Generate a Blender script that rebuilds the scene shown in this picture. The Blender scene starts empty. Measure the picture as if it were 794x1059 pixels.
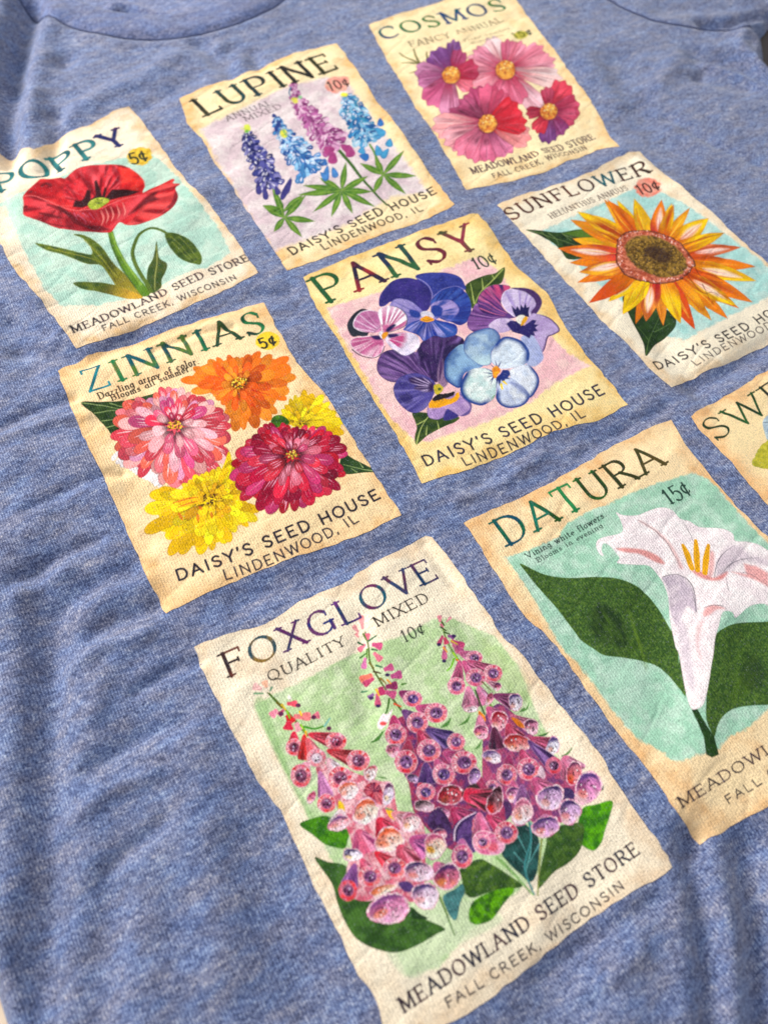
import bpy, math, random
import numpy as np
from math import pi, sin, cos
random.seed(5); rng = np.random.default_rng(5)
scene = bpy.context.scene
COL = scene.collection
F32 = np.float32

# ------------------------------------------------------------------ camera model (millimetres on the cloth)
S = 80.0
CP = np.array([0.90605716,2.5237358,-0.65163099,0.225869,-2.21255535,-1.82226776,4.58909789])
def rod(r):
    t=np.linalg.norm(r);k=r/t;K=np.array([[0,-k[2],k[1]],[k[2],0,-k[0]],[-k[1],k[0],0]])
    return np.eye(3)+np.sin(t)*K+(1-np.cos(t))*K@K
RC = rod(CP[1:4]); FPX = CP[0]*1000; CAM = -RC.T@CP[4:7]*S

# ------------------------------------------------------------------ noise
def _hash(ix,iy,seed):
    h=(ix.astype(np.int64)*374761393+iy.astype(np.int64)*668265263+seed*974634777)&0xffffffff
    h=((h^(h>>13))*1274126177)&0xffffffff
    return ((h^(h>>16))&0xffff).astype(F32)/65535.0
def vnoise(x,y,seed=0):
    x=np.asarray(x,F32); y=np.asarray(y,F32)
    ix=np.floor(x); iy=np.floor(y); fx=x-ix; fy=y-iy
    fx=fx*fx*(3-2*fx); fy=fy*fy*(3-2*fy)
    ix=ix.astype(np.int64); iy=iy.astype(np.int64)
    a=_hash(ix,iy,seed);b=_hash(ix+1,iy,seed);c=_hash(ix,iy+1,seed);d=_hash(ix+1,iy+1,seed)
    return (a*(1-fx)+b*fx)*(1-fy)+(c*(1-fx)+d*fx)*fy
def fbm(x,y,seed=0,o=3):
    s=0;a=.5;t=0
    for i in range(o):
        s=s+a*vnoise(x*2**i,y*2**i,seed+i*17); t+=a; a*=.5
    return s/t

# ------------------------------------------------------------------ pixel of the photo -> point of the cloth
def pl0(x,y,z=0.0):
    d=RC.T@np.array([(x-397)/FPX,(y-529.5)/FPX,1.0]); t=(z-CAM[2])/d[2]
    P=CAM+t*d; return P[0],P[1]
def scl(x,y):
    a=np.array(pl0(x,y));b=np.array(pl0(x+1,y));c=np.array(pl0(x,y+1))
    return math.sqrt(abs(np.cross(b-a,c-a)))
# wrinkles: (points in photo pixels, half width mm, height mm)
WR = [
 ([(40,-20),(30,20),(18,60),(10,110),(4,160)],6,-2.6), ([(14,-30),(2,20),(-12,80)],6.5,2.4), ([(58,14),(44,50),(36,90),(30,120)],6,1.0),
 ([(60,640),(52,700),(48,800),(52,880),(43,940),(38,1000),(36,1070)],7,-2.0),
 ([(20,700),(15,800),(20,900),(10,960)],7,1.0), ([(85,700),(78,800),(85,880)],8,.7),
 ([(112,930),(106,1000),(100,1070)],6,-1.1), ([(150,900),(142,1000),(136,1070)],7,.5),
 ([(40,590),(36,640),(44,690)],5,-1.2),
 ([(60,625),(100,600),(135,586)],3.6,-.75), ([(70,640),(110,618),(150,604)],4,.6),
 ([(95,655),(125,640),(160,628)],3,-.9), ([(100,740),(108,700),(130,672),(160,655)],3.2,.45),
 ([(20,470),(70,470),(110,500)],7,.9), ([(60,530),(110,540),(150,560)],4,-.8),([(0,560),(40,540)],6,.8),
 ([(716,870),(720,900),(728,950),(735,1010),(738,1070)],4.2,-2.1), ([(728,905),(746,960),(756,1070)],5.5,1.5),
 ([(700,930),(712,1000),(715,1070)],6,.8),
 ([(775,880),(786,950),(788,1070)],5,-1.8),
 ([(371,640),(374,700),(380,745)],3.6,-.55), ([(392,650),(398,700),(404,740)],5,.2),
 ([(208,46),(218,54),(226,66)],5,-.8), ([(236,54),(238,64),(238,78)],4,-.8), ([(228,50),(246,66)],5,.6),([(262,56),(268,70)],4,-.9),
 ([(70,60),(66,66)],5,-1.0),([(180,60),(150,80),(110,96),(60,130)],6,.9),([(150,110),(200,80)],5,-.6),
 ([(722,56),(748,60),(772,70),(800,86),(850,112)],6.5,-1.5), ([(728,67),(748,75),(770,84),(800,99),(860,128)],2.4,1.0),
 ([(730,72),(722,80)],3.2,-.8),([(730,82),(770,92)],5,-.7),([(700,60),(680,90)],6,.7),
 ([(560,160),(600,172),(640,160)],5,.7), ([(655,300),(700,380),(740,420)],6,-.6),
 ([(720,400),(760,380),(800,350)],4,-1.0),([(500,500),(520,470),(640,440)],5,-.5),
 ([(60,118),(58,150),(50,175)],4.5,-1.3),([(36,100),(28,150)],5,.8),([(10,150),(0,200),(0,240)],6,-.9),
 ([(100,235),(118,262),(122,300)],7,-.5),([(170,240),(210,200),(250,180)],8,.5),
 ([(0,260),(30,300),(60,340)],6,.7),([(0,330),(30,380)],6,-.8),([(20,360),(90,372),(140,345)],3.5,-.8),
 ([(140,355),(200,330),(300,300)],4,-.7),([(430,560),(470,620),(520,700),(600,800)],7,-.7),([(250,620),(330,590),(420,560)],5,-.7),
 ([(400,120),(440,180),(500,240)],6,.6),([(640,150),(720,210),(800,260)],8,.6),([(640,60),(650,100),(690,150)],9,-.7),
 ([(560,20),(600,60),(640,110)],7,.6),([(740,640),(720,760),(700,830)],8,.6),([(680,640),(690,740)],8,-.6),
 ([(480,900),(500,930),(530,950)],6,-.8),([(380,980),(420,1000)],6,.5),
 ([(0,440),(40,420),(75,412)],2.4,-0.79),([(0,455),(50,437),(90,430)],2.4,0.61),([(10,600),(60,572),(100,556)],2.4,-0.79),([(20,615),(70,590)],2.4,0.61),([(140,715),(180,690),(205,684)],2.2,-0.70),([(70,690),(110,668),(150,655)],2.4,0.70),([(30,525),(80,500),(125,490)],2.4,-0.70),([(90,800),(140,765),(190,745)],2.6,-0.61),([(60,860),(110,820),(160,800)],2.6,0.61),([(110,900),(170,850)],2.4,-0.61),([(160,360),(200,345),(240,338)],2.0,-0.61),([(600,470),(650,440),(690,420)],2.0,-0.53),([(470,520),(520,500),(560,470)],2.0,0.53),([(440,560),(470,600)],2.2,-0.61),([(10,330),(50,345)],2.4,-0.70),([(0,300),(40,315)],2.4,0.61),([(560,1010),(620,970),(680,930)],2.4,-0.61),([(600,1030),(660,985)],2.4,0.53),([(690,120),(740,150),(790,170)],2.8,-0.61),([(660,170),(710,200)],2.8,0.53),
 ([(250,880),(300,980),(340,1070)],8,-1.0),([(200,780),(220,880),(230,1000)],9,.9),([(600,960),(570,1020),(560,1070)],9,-.9),([(650,960),(640,1060)],8,.8),
]
SEG=[]
for pts,w,a in WR:
    q=[pl0(*p) for p in pts]; SEG.append((np.array(q),w,a))
BX0,BX1=-75.0,362.0; TABLE=-9.0
def seg_dist(X,Y,q):
    best=None
    for i in range(len(q)-1):
        ax,ay=q[i];bx,by=q[i+1];dx=bx-ax;dy=by-ay;L=dx*dx+dy*dy+1e-9
        t=np.clip(((X-ax)*dx+(Y-ay)*dy)/L,0,1)
        d=(X-ax-t*dx)**2+(Y-ay-t*dy)**2
        best=d if best is None else np.minimum(best,d)
    return best
def height(X,Y):
    X=np.asarray(X,F32);Y=np.asarray(Y,F32)
    z=np.zeros(X.shape,F32)
    for q,w,a in SEG:
        x0,y0=q.min(0)-3*w;x1,y1=q.max(0)+3*w
        m=(X>x0)&(X<x1)&(Y>y0)&(Y<y1)
        if not m.any(): continue
        d=seg_dist(X[m],Y[m],q)
        z[m]+=2.3*a*np.exp(-d/(w*w))
    z+=1.8*(fbm(X/60,Y/60,3,2)-.5)+1.6*(fbm(X/20,Y/13,9,2)-.5)+.5*(fbm(X/8,Y/4.5,21,2)-.5)
    xr=X*.94+Y*.34; yr=-X*.34+Y*.94
    n1=2*fbm(xr/24,yr/8,33,2)-1; r1=np.exp(-(n1/.16)**2)
    z-=.17*r1
    return z
ZOFF=0.0
def M1(p):
    x,y=pl0(*p)
    for _ in range(3):
        z=float(height(np.array([x]),np.array([y]))[0]); x,y=pl0(p[0],p[1],z)
    return (x,y)
def Mv(pts):
    a=np.array(pts,float)
    d=np.stack([(a[:,0]-397)/FPX,(a[:,1]-529.5)/FPX,np.ones(len(a))],1)@RC
    z=np.zeros(len(a))
    for _ in range(3):
        t=(z-CAM[2])/d[:,2]; P=CAM+t[:,None]*d
        z=height(P[:,0],P[:,1]).astype(float)
    t=(z-CAM[2])/d[:,2]; P=CAM+t[:,None]*d
    return P[:,:2]
def fr(ox,oy,size):
    k=size/794.0
    def f(*pts):
        return [(ox+x*k,oy+y*k) for x,y in pts]
    f.k=k
    return f
def spline(P,closed=True,n=5):
    P=np.asarray(P,float); N=len(P); out=[]
    if N<3: return P
    rngi=range(N) if closed else range(N-1)
    for i in rngi:
        if closed: p0,p1,p2,p3=P[i-1],P[i],P[(i+1)%N],P[(i+2)%N]
        else: p0,p1,p2,p3=P[max(i-1,0)],P[i],P[i+1],P[min(i+2,N-1)]
        for k in range(n):
            t=k/n
            out.append(.5*((2*p1)+(-p0+p2)*t+(2*p0-5*p1+4*p2-p3)*t*t+(-p0+3*p1-3*p2+p3)*t**3))
    if not closed: out.append(P[-1])
    return np.array(out)
def lin(c):
    c=np.asarray(c,F32)/255.0
    return np.where(c<=.04045,c/12.92,((c+.055)/1.055)**2.4).astype(F32)
def ell(cx,cy,rx,ry,rot=0,n=18):
    a=np.radians(rot); out=[]
    for i in range(n):
        t=2*pi*i/n; x=rx*cos(t);y=ry*sin(t)
        out.append((cx+x*cos(a)-y*sin(a),cy+x*sin(a)+y*cos(a)))
    return out

# ------------------------------------------------------------------ painter: inks laid on a lattice of cloth points
class Print:
    def __init__(s,outline_px,res,base,name):
        s.out=spline(Mv(outline_px),True,6) if False else Mv(outline_px)
        o=[]
        # ragged torn edge
        N=len(s.out)
        for i in range(N):
            a=s.out[i];b=s.out[(i+1)%N];L=np.linalg.norm(b-a);k=max(1,int(L/1.1))
            for j in range(k):
                p=a+(b-a)*j/k; n=np.array([-(b-a)[1],(b-a)[0]])/(L+1e-9)
                r=(float(vnoise(np.array([i*7+j*.35]),np.array([3.3]),31)[0])-.5)*.9
                o.append(p+n*r*min(1,j/2,(k-j)/2))
        s.out=np.array(o)
        s.res=res; x0,y0=s.out.min(0)-res*2; x1,y1=s.out.max(0)+res*2
        s.x0,s.y0=x0,y0; s.W=int((x1-x0)/res)+2; s.H=int((y1-y0)/res)+2
        s.X,s.Y=np.meshgrid((x0+np.arange(s.W)*res).astype(F32),(y0+np.arange(s.H)*res).astype(F32))
        s.img=np.zeros((s.H,s.W,3),F32); s.tag=np.zeros((s.H,s.W),np.int16)
        s.tags=[(None,None)]; s.name=name; s.cur=0
        s.sd=s.sdf_full(s.out)
        c=lin(base); s.img[:]=c
        # aged paper
        a=fbm(s.X/14,s.Y/14,41,3); b=fbm(s.X/3.2,s.Y/3.2,43,2)
        s.img*=(0.93+.14*a)[...,None]
        return
    def age(s,edge,width,amt,spot,blot=0.5):
        n=fbm(s.X/9,s.Y/9,57,3); n2=fbm(s.X/2.2,s.Y/2.2,58,2)
        d=-s.sd
        e=np.clip(1-(d+(n-.5)*width*2.6)/width,0,1)**1.3*amt*(.55+.9*n2)
        s.mix(np.clip(e,0,1),lin(edge))
        m=np.clip((n-.6)*5,0,1)*blot*(.4+n2)
        s.mix(np.clip(m,0,1),lin(spot))
        sp=np.clip((vnoise(s.X*1.6,s.Y*1.6,91)-.9)*7,0,1)*.35
        s.mix(sp,lin(spot)*.6)
    def sdf_full(s,pts): return s.sdf(pts,s.X,s.Y)
    @staticmethod
    def sdf(pts,X,Y):
        P=np.asarray(pts,F32); d=np.full(X.shape,1e9,F32); ins=np.zeros(X.shape,bool)
        N=len(P)
        for i in range(N):
            ax,ay=P[i];bx,by=P[(i+1)%N];dx=bx-ax;dy=by-ay;L=dx*dx+dy*dy+1e-9
            wx=X-ax;wy=Y-ay
            t=np.clip((wx*dx+wy*dy)/L,0,1)
            d=np.minimum(d,(wx-t*dx)**2+(wy-t*dy)**2)
            if ay!=by:
                c=((ay>Y)!=(by>Y))&(wx<dx*wy/dy)
                ins^=c
        d=np.sqrt(d); return np.where(ins,-d,d)
    def mix(s,a,c,sl=None):
        if sl is None: s.img+= (c-s.img)*a[...,None]
        else:
            v=s.img[sl]; v+=(c-v)*a[...,None]
    def group(s,name,label=None,new=False):
        if new: s.tags.append((name,label)); s.cur=len(s.tags)-1; return
        for i,(n,l) in enumerate(s.tags):
            if n==name and l==label: s.cur=i; return
        s.tags.append((name,label)); s.cur=len(s.tags)-1
    def box(s,q,m):
        x0,y0=q.min(0)-m;x1,y1=q.max(0)+m
        i0=max(0,int((x0-s.x0)/s.res));i1=min(s.W,int((x1-s.x0)/s.res)+2)
        j0=max(0,int((y0-s.y0)/s.res));j1=min(s.H,int((y1-s.y0)/s.res)+2)
        if i1<=i0 or j1<=j0: return None
        return (slice(j0,j1),slice(i0,i1))
    def fill(s,pts,col,alpha=1.0,soft=0,smooth=True,edge=None,grad=None,rays=None,mot=None,var=.10,tagit=True,rough=0,n=5,mm=False,seed=0):
        q=np.asarray(pts,float) if mm else Mv(pts)
        if smooth: q=spline(q,True,n)
        c0=np.mean(np.asarray(pts,float),0)
        k=1.0 if mm else scl(*c0)
        sm=soft*k
        sl=s.box(q,sm+s.res*2+rough*k)
        if sl is None: return
        X=s.X[sl];Y=s.Y[sl]; d=s.sdf(q,X,Y)
        if rough: d=d+(fbm(X/(k*3.5),Y/(k*3.5),71+seed,2)-.5)*2*rough*k
        a=np.clip(.5-d/max(s.res,sm),0,1)*alpha
        c=np.empty(X.shape+(3,),F32); c[:]=lin(col)
        if mot is not None:
            col2,size,amt=mot[:3]
            w=np.clip((fbm(X/(k*size),Y/(k*size),seed+5,3)-.5)*4*amt+.5*amt,0,1)[...,None]
            c+=(lin(col2)-c)*w
        if grad is not None:
            for g in (grad if isinstance(grad,list) else [grad]):
                A,B=Mv([g[0],g[1]]); v=B-A; t=np.clip(((X-A[0])*v[0]+(Y-A[1])*v[1])/(v@v),0,1)
                t=t*t*(3-2*t)*(g[3] if len(g)>3 else 1); c+=(lin(g[2])-c)*t[...,None]
        if rays is not None:
            for r in (rays if isinstance(rays,list) else [rays]):
                O=Mv([r[0]])[0]; col2,freq,amt=r[1:4]; r0,r1=(r[4],r[5]) if len(r)>5 else (0,1e9)
                ang=np.arctan2(Y-O[1],X-O[0]); rad=np.hypot(X-O[0],Y-O[1])/k
                w=np.clip((vnoise(ang*freq+50,rad*.04,seed+13)-.5)*3.2*amt+.35*amt,0,1)
                w=w*np.clip((rad-r0)/3,0,1)*np.clip((r1-rad)/(.25*r1 if r1<1e8 else 1)+.0,0,1)
                c+=(lin(col2)-c)*w[...,None]
        if edge is not None:
            for e in sorted(edge if isinstance(edge,list) else [edge],key=len):
                ec,ew,ea=e[:3]
                w=np.clip(1+d/(ew*k),0,1)*ea
                if len(e)>3:  # only on the side facing a direction (px)
                    O=Mv([c0]+[(c0[0]+e[3][0],c0[1]+e[3][1])]); v=O[1]-O[0]; v/=np.linalg.norm(v)
                    cen=q.mean(0); g=((X-cen[0])*v[0]+(Y-cen[1])*v[1])/(np.ptp(q@v)*.5+1e-6)
                    w=np.clip(w*1.5,0,1)*np.clip(g*2+.7,0,1)
                c+=(lin(ec)-c)*w[...,None]
        if var: c*=(1+(fbm(X/(k*2.2),Y/(k*2.2),seed+77,2)-.5)*2*var)[...,None]
        v=s.img[sl]; v+=(c-v)*a[...,None]
        if tagit and s.cur: s.tag[sl][a>.5]=s.cur
    def stroke(s,pts,w,col,w1=None,alpha=1.0,smooth=True,tagit=True,mm=False,var=.06,soft=0,mid=None):
        q=np.asarray(pts,float) if mm else Mv(pts)
        k=1.0 if mm else scl(*np.mean(np.asarray(pts,float),0))
        if smooth and len(q)>2: q=spline(q,False,4)
        w0=w*k*.5; w1=w0 if w1 is None else w1*k*.5; wm=None if mid is None else mid*k*.5
        sl=s.box(q,max(w0,w1,wm or 0)+s.res*2)
        if sl is None: return
        X=s.X[sl];Y=s.Y[sl]; best=np.full(X.shape,1e9,F32); n=len(q)-1
        for i in range(n):
            ax,ay=q[i];bx,by=q[i+1];dx=bx-ax;dy=by-ay;L=dx*dx+dy*dy+1e-9
            t=np.clip(((X-ax)*dx+(Y-ay)*dy)/L,0,1)
            u=(i+t)/n
            ww=w0+(w1-w0)*u if wm is None else (np.where(u<.5,w0+(wm-w0)*u*2,wm+(w1-wm)*(u*2-1)))
            best=np.minimum(best,np.sqrt((X-ax-t*dx)**2+(Y-ay-t*dy)**2)-ww)
        a=np.clip(.5-best/max(s.res,soft*k),0,1)*alpha
        c=np.empty(X.shape+(3,),F32); c[:]=lin(col)
        if var: c*=(1+(fbm(X/(k*2),Y/(k*2),7,2)-.5)*2*var)[...,None]
        v=s.img[sl]; v+=(c-v)*a[...,None]
        if tagit and s.cur: s.tag[sl][a>.5]=s.cur
    # ---- lettering
    def text(s,string,p0,pm,p1,ptop,font='serif',cols=((40,45,60),),wt=.15,alpha=1,fade=0,thin=.45,hs=None):
        A,Bm,C,T=Mv([p0,pm,p1,ptop]); ctrl=2*Bm-.5*(A+C)
        e=(C-A)/np.linalg.norm(C-A); up=np.array([-e[1],e[0]])
        h=max(abs((T-A)@up),.3)*(hs if hs else {'title_lettering':.9,'price_mark':.98}.get(s.tags[s.cur][0],.74)); wt=wt*{'title_lettering':1.0,'price_mark':1.1,'variety_lettering':1.1}.get(s.tags[s.cur][0],1.35)
        # arclength table
        tt=np.linspace(0,1,60); cur=((1-tt)**2)[:,None]*A+(2*tt*(1-tt))[:,None]*ctrl+(tt**2)[:,None]*C
        al=np.r_[0,np.cumsum(np.linalg.norm(np.diff(cur,axis=0),axis=1))]; L=al[-1]
        gl=[GLYPH.get(ch,GLYPH[' ']) for ch in string]
        gap=.16 if font=='serif' else .2
        tot=sum(g[0] for g in gl)+gap*(len(gl)-1); xs=L/(tot)
        pos=0; ci=0
        for gi,(ch,g) in enumerate(zip(string,gl)):
            u0=pos*xs; uc=u0+g[0]*xs/2
            P=np.array([np.interp(uc,al,cur[:,0]),np.interp(uc,al,cur[:,1])])
            i=min(int(np.searchsorted(al,uc)),59); j=max(i-1,0)
            ee=cur[i]-cur[j] if i!=j else e; ee=ee/np.linalg.norm(ee); uu=np.array([-ee[1],ee[0]])
            col=cols[ci%len(cols)]; 
            if ch!=' ': ci+=1
            parts=[]
            W=wt*h
            for st in g[1]:
                a=np.array(st,float); X=(a[:,0]-g[0]/2)*xs; Yy=a[:,1]*h
                parts.append((P+X[:,None]*ee+Yy[:,None]*uu,W,None))
            if font=='serif':
                for (sx,sy,dr) in g[2]:
                    if dr=='h': pp=[(sx-.13,sy),(sx+.13,sy)]
                    else: pp=[(sx,sy-(.0 if dr=='u' else .16)),(sx,sy+(.16 if dr=='u' else .0))]
                    a=np.array(pp); X=(a[:,0]-g[0]/2)*xs; Yy=(a[:,1]+( .02 if sy<.5 else -.02)*(dr=='h'))*h
                    parts.append((P+X[:,None]*ee+Yy[:,None]*uu,W*max(thin,.5),'s'))
            if not parts: pos+=g[0]+gap; continue
            allp=np.concatenate([p for p,_,_ in parts]); sl=s.box(allp,W+s.res*2)
            if sl is not None:
                X=s.X[sl];Y=s.Y[sl];best=np.full(X.shape,1e9,F32)
                for q,w,kind in parts:
                    for i in range(len(q)-1):
                        ax,ay=q[i];bx,by=q[i+1];dx=bx-ax;dy=by-ay;LL=dx*dx+dy*dy+1e-9
                        if font=='serif' and kind is None:
                            th=math.atan2(np.dot((dx,dy),uu),np.dot((dx,dy),ee))
                            f=thin+(1-thin)*abs(math.sin(th-math.radians(20)))**1.3
                        else: f=1.0
                        t=np.clip(((X-ax)*dx+(Y-ay)*dy)/LL,0,1)
                        best=np.minimum(best,np.sqrt((X-ax-t*dx)**2+(Y-ay-t*dy)**2)-w*f*.5)
                a=np.clip(.5-best/s.res,0,1)*alpha
                if fade: a=a*np.clip(1-fade*fbm(X/.8,Y/.8,gi,2),0,1)
                if isinstance(col[0],tuple):
                    c=np.empty(X.shape+(3,),F32);c[:]=lin(col[0]); w=np.clip((fbm(X/(h*.4),Y/(h*.4),gi+3,2)-.35)*3,0,1)
                    c+=(lin(col[1])-c)*w[...,None]
                else: c=np.empty(X.shape+(3,),F32);c[:]=lin(col)
                v=s.img[sl]; v+=(c-v)*a[...,None]
                if s.cur: s.tag[sl][a>.45]=s.cur
            pos+=g[0]+gap

def arc(cx,cy,rx,ry,a0,a1,n=12):
    return [(cx+rx*cos(math.radians(a0+(a1-a0)*i/n)),cy+ry*sin(math.radians(a0+(a1-a0)*i/n))) for i in range(n+1)]
def sp(*p): return [tuple(x) for x in spline(np.array(p),False,5)]
H='h'
GLYPH={' ':(.45,[],[]),
'A':(.9,[[(.06,0),(.44,1)],[(.44,1),(.84,0)],[(.2,.36),(.7,.36)]],[(.06,0,H),(.84,0,H)]),
'B':(.8,[[(.15,0),(.15,1)],[(.15,1),(.4,1)]+arc(.42,.77,.22,.23,90,-90)+[(.15,.54)],[(.4,.54)]+arc(.44,.27,.26,.27,90,-90)+[(.15,0)]],[(.1,0,H),(.1,1,H)]),
'C':(.85,[arc(.47,.5,.4,.5,48,312)],[(.75,.87,'d')]),
'D':(.9,[[(.15,0),(.15,1)],[(.15,1),(.36,1)]+arc(.38,.5,.44,.5,90,-90)+[(.15,0)]],[(.1,0,H),(.1,1,H)]),
'E':(.78,[[(.15,0),(.15,1)],[(.15,1),(.68,1)],[(.15,.52),(.55,.52)],[(.15,0),(.7,0)]],[(.1,0,H),(.1,1,H),(.68,1,'d'),(.7,0,'u'),(.55,.45,'u')]),
'F':(.75,[[(.15,0),(.15,1)],[(.15,1),(.68,1)],[(.15,.52),(.55,.52)]],[(.15,0,H),(.1,1,H),(.68,1,'d'),(.55,.45,'u')]),
'G':(.92,[arc(.47,.5,.4,.5,48,318),[(.8,.06),(.8,.42)],[(.56,.42),(.9,.42)]],[(.75,.87,'d')]),
'H':(.95,[[(.15,0),(.15,1)],[(.8,0),(.8,1)],[(.15,.5),(.8,.5)]],[(.15,0,H),(.15,1,H),(.8,0,H),(.8,1,H)]),
'I':(.34,[[(.17,0),(.17,1)]],[(.17,0,H),(.17,1,H)]),
'K':(.88,[[(.15,0),(.15,1)],[(.75,1),(.17,.42)],[(.36,.6),(.8,0)]],[(.15,0,H),(.15,1,H),(.76,1,H),(.8,0,H)]),
'L':(.75,[[(.15,0),(.15,1)],[(.15,0),(.68,0)]],[(.15,1,H),(.1,0,H),(.68,0,'u')]),
'M':(1.1,[[(.15,0),(.15,1)],[(.17,1),(.55,.1)],[(.55,.1),(.93,1)],[(.95,0),(.95,1)]],[(.15,0,H),(.1,1,H),(.95,0,H),(1.0,1,H)]),
'N':(.98,[[(.15,0),(.15,1)],[(.16,1),(.82,.02)],[(.82,0),(.82,1)]],[(.15,0,H),(.1,1,H),(.82,1,H)]),
'O':(.95,[arc(.47,.5,.41,.5,0,360,22)],[]),
'P':(.8,[[(.15,0),(.15,1)],[(.15,1),(.42,1)]+arc(.44,.74,.28,.26,90,-90)+[(.15,.48)]],[(.15,0,H),(.1,1,H)]),
'Q':(.98,[arc(.47,.5,.41,.5,0,360,22),sp((.45,.12),(.65,-.05),(.92,-.2))],[]),
'R':(.88,[[(.15,0),(.15,1)],[(.15,1),(.42,1)]+arc(.44,.74,.26,.26,90,-90)+[(.15,.48)],[(.42,.48),(.8,0)]],[(.15,0,H),(.1,1,H),(.82,0,H)]),
'S':(.72,[sp((.6,.86),(.45,.99),(.25,.97),(.12,.82),(.16,.63),(.36,.52),(.55,.42),(.63,.24),(.52,.05),(.32,0),(.1,.14))],[(.62,.86,'d'),(.1,.0,'u')]),
'T':(.82,[[(.06,1),(.76,1)],[(.41,0),(.41,1)]],[(.41,0,H),(.06,1,'d'),(.76,1,'d')]),
'U':(.9,[[(.14,1),(.14,.34)]+arc(.45,.34,.31,.34,180,360)+[(.76,1)]],[(.14,1,H),(.76,1,H)]),
'V':(.88,[[(.06,1),(.44,0)],[(.44,0),(.82,1)]],[(.08,1,H),(.8,1,H)]),
'W':(1.25,[[(.06,1),(.36,0)],[(.36,0),(.62,.95)],[(.62,.95),(.9,0)],[(.9,0),(1.2,1)]],[(.08,1,H),(1.18,1,H)]),
'X':(.85,[[(.08,1),(.76,0)],[(.76,1),(.08,0)]],[(.1,1,H),(.74,1,H),(.08,0,H),(.76,0,H)]),
'Y':(.86,[[(.06,1),(.43,.45)],[(.8,1),(.43,.45)],[(.43,.45),(.43,0)]],[(.08,1,H),(.78,1,H),(.43,0,H)]),
'Z':(.8,[[(.1,1),(.7,1)],[(.7,1),(.08,0)],[(.08,0),(.72,0)]],[(.1,1,'d'),(.72,0,'u')]),
'0':(.62,[arc(.31,.5,.25,.5,0,360,20)],[]),
'1':(.4,[[(.2,0),(.2,1)],[(.2,1),(.05,.82)]],[(.2,0,H)]),
'5':(.62,[[(.52,1),(.16,1)],[(.16,1),(.12,.55)],sp((.12,.55),(.32,.63),(.52,.5),(.55,.27),(.42,.03),(.22,0),(.06,.1))],[]),
'$':(.55,[arc(.28,.42,.22,.3,40,320),[(.2,-.02),(.42,.86)]],[]),   # cent sign
',':(.25,[[(.14,.06),(.08,-.15)]],[]),'.':(.25,[[(.12,.03),(.14,.06)]],[]),"'":(.25,[[(.14,1),(.1,.78)]],[]),
'a':(.55,[arc(.25,.3,.2,.28,60,320),[(.47,.6),(.47,0)]],[(.5,0,H)]),
'b':(.6,[[(.12,1),(.12,0)],arc(.3,.3,.22,.3,150,-150)],[]),
'c':(.5,[arc(.27,.3,.21,.3,50,310)],[]),
'd':(.6,[arc(.27,.3,.21,.3,0,360),[(.48,1),(.48,0)]],[]),
'e':(.5,[[(.08,.32),(.44,.32)],arc(.27,.3,.2,.3,5,310)],[]),
'f':(.4,[sp((.4,.95),(.25,1),(.18,.8),(.18,0)),[(.04,.6),(.36,.6)]],[(.18,0,H)]),
'g':(.56,[arc(.26,.32,.2,.26,0,360),sp((.47,.6),(.47,0),(.35,-.25),(.1,-.2))],[]),
'h':(.62,[[(.12,1),(.12,0)],sp((.12,.4),(.3,.6),(.48,.45),(.48,0))],[(.12,0,H),(.48,0,H)]),
'i':(.3,[[(.15,.6),(.15,0)],[(.14,.84),(.16,.88)]],[(.15,0,H)]),
'l':(.3,[[(.15,1),(.15,0)]],[(.15,0,H),(.1,1,H)]),
'm':(.9,[[(.12,.6),(.12,0)],sp((.12,.4),(.28,.6),(.42,.45),(.42,0)),sp((.42,.4),(.58,.6),(.74,.45),(.74,0))],[(.12,0,H),(.42,0,H),(.74,0,H)]),
'n':(.62,[[(.12,.6),(.12,0)],sp((.12,.4),(.3,.6),(.48,.45),(.48,0))],[(.12,0,H),(.48,0,H)]),
'o':(.55,[arc(.27,.3,.21,.3,0,360)],[]),
'r':(.45,[[(.14,.6),(.14,0)],sp((.14,.4),(.25,.58),(.4,.55))],[(.14,0,H)]),
's':(.45,[sp((.38,.5),(.25,.6),(.1,.5),(.2,.34),(.36,.22),(.34,.04),(.2,0),(.06,.1))],[]),
't':(.38,[sp((.16,.85),(.16,.1),(.34,.05)),[(.03,.6),(.34,.6)]],[]),
'u':(.6,[sp((.12,.6),(.12,.15),(.28,0),(.46,.15)),[(.46,.6),(.46,0)]],[(.5,0,H)]),
'v':(.55,[[(.06,.6),(.26,0)],[(.26,0),(.48,.6)]],[(.06,.6,H),(.48,.6,H)]),
'w':(.8,[[(.06,.6),(.22,0)],[(.22,0),(.4,.6)],[(.4,.6),(.56,0)],[(.56,0),(.74,.6)]],[(.06,.6,H),(.74,.6,H)]),
'y':(.55,[[(.06,.6),(.27,0)],[(.5,.6),(.14,-.25)]],[(.06,.6,H),(.5,.6,H)]),
'z':(.5,[[(.08,.6),(.42,.6)],[(.42,.6),(.08,0)],[(.08,0),(.44,0)]],[]),
}
def off(p,d): return (p[0]+d[0],p[1]+d[1])
def line(P,F,string,p0,pm,p1,ptop,**k):
    a=F(p0,pm,p1,ptop); P.text(string,*a,**k)
AMB=0.64; KEYLOC=(-.62,.72,.62); KEYSIZE=.5; KEYP=26
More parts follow.
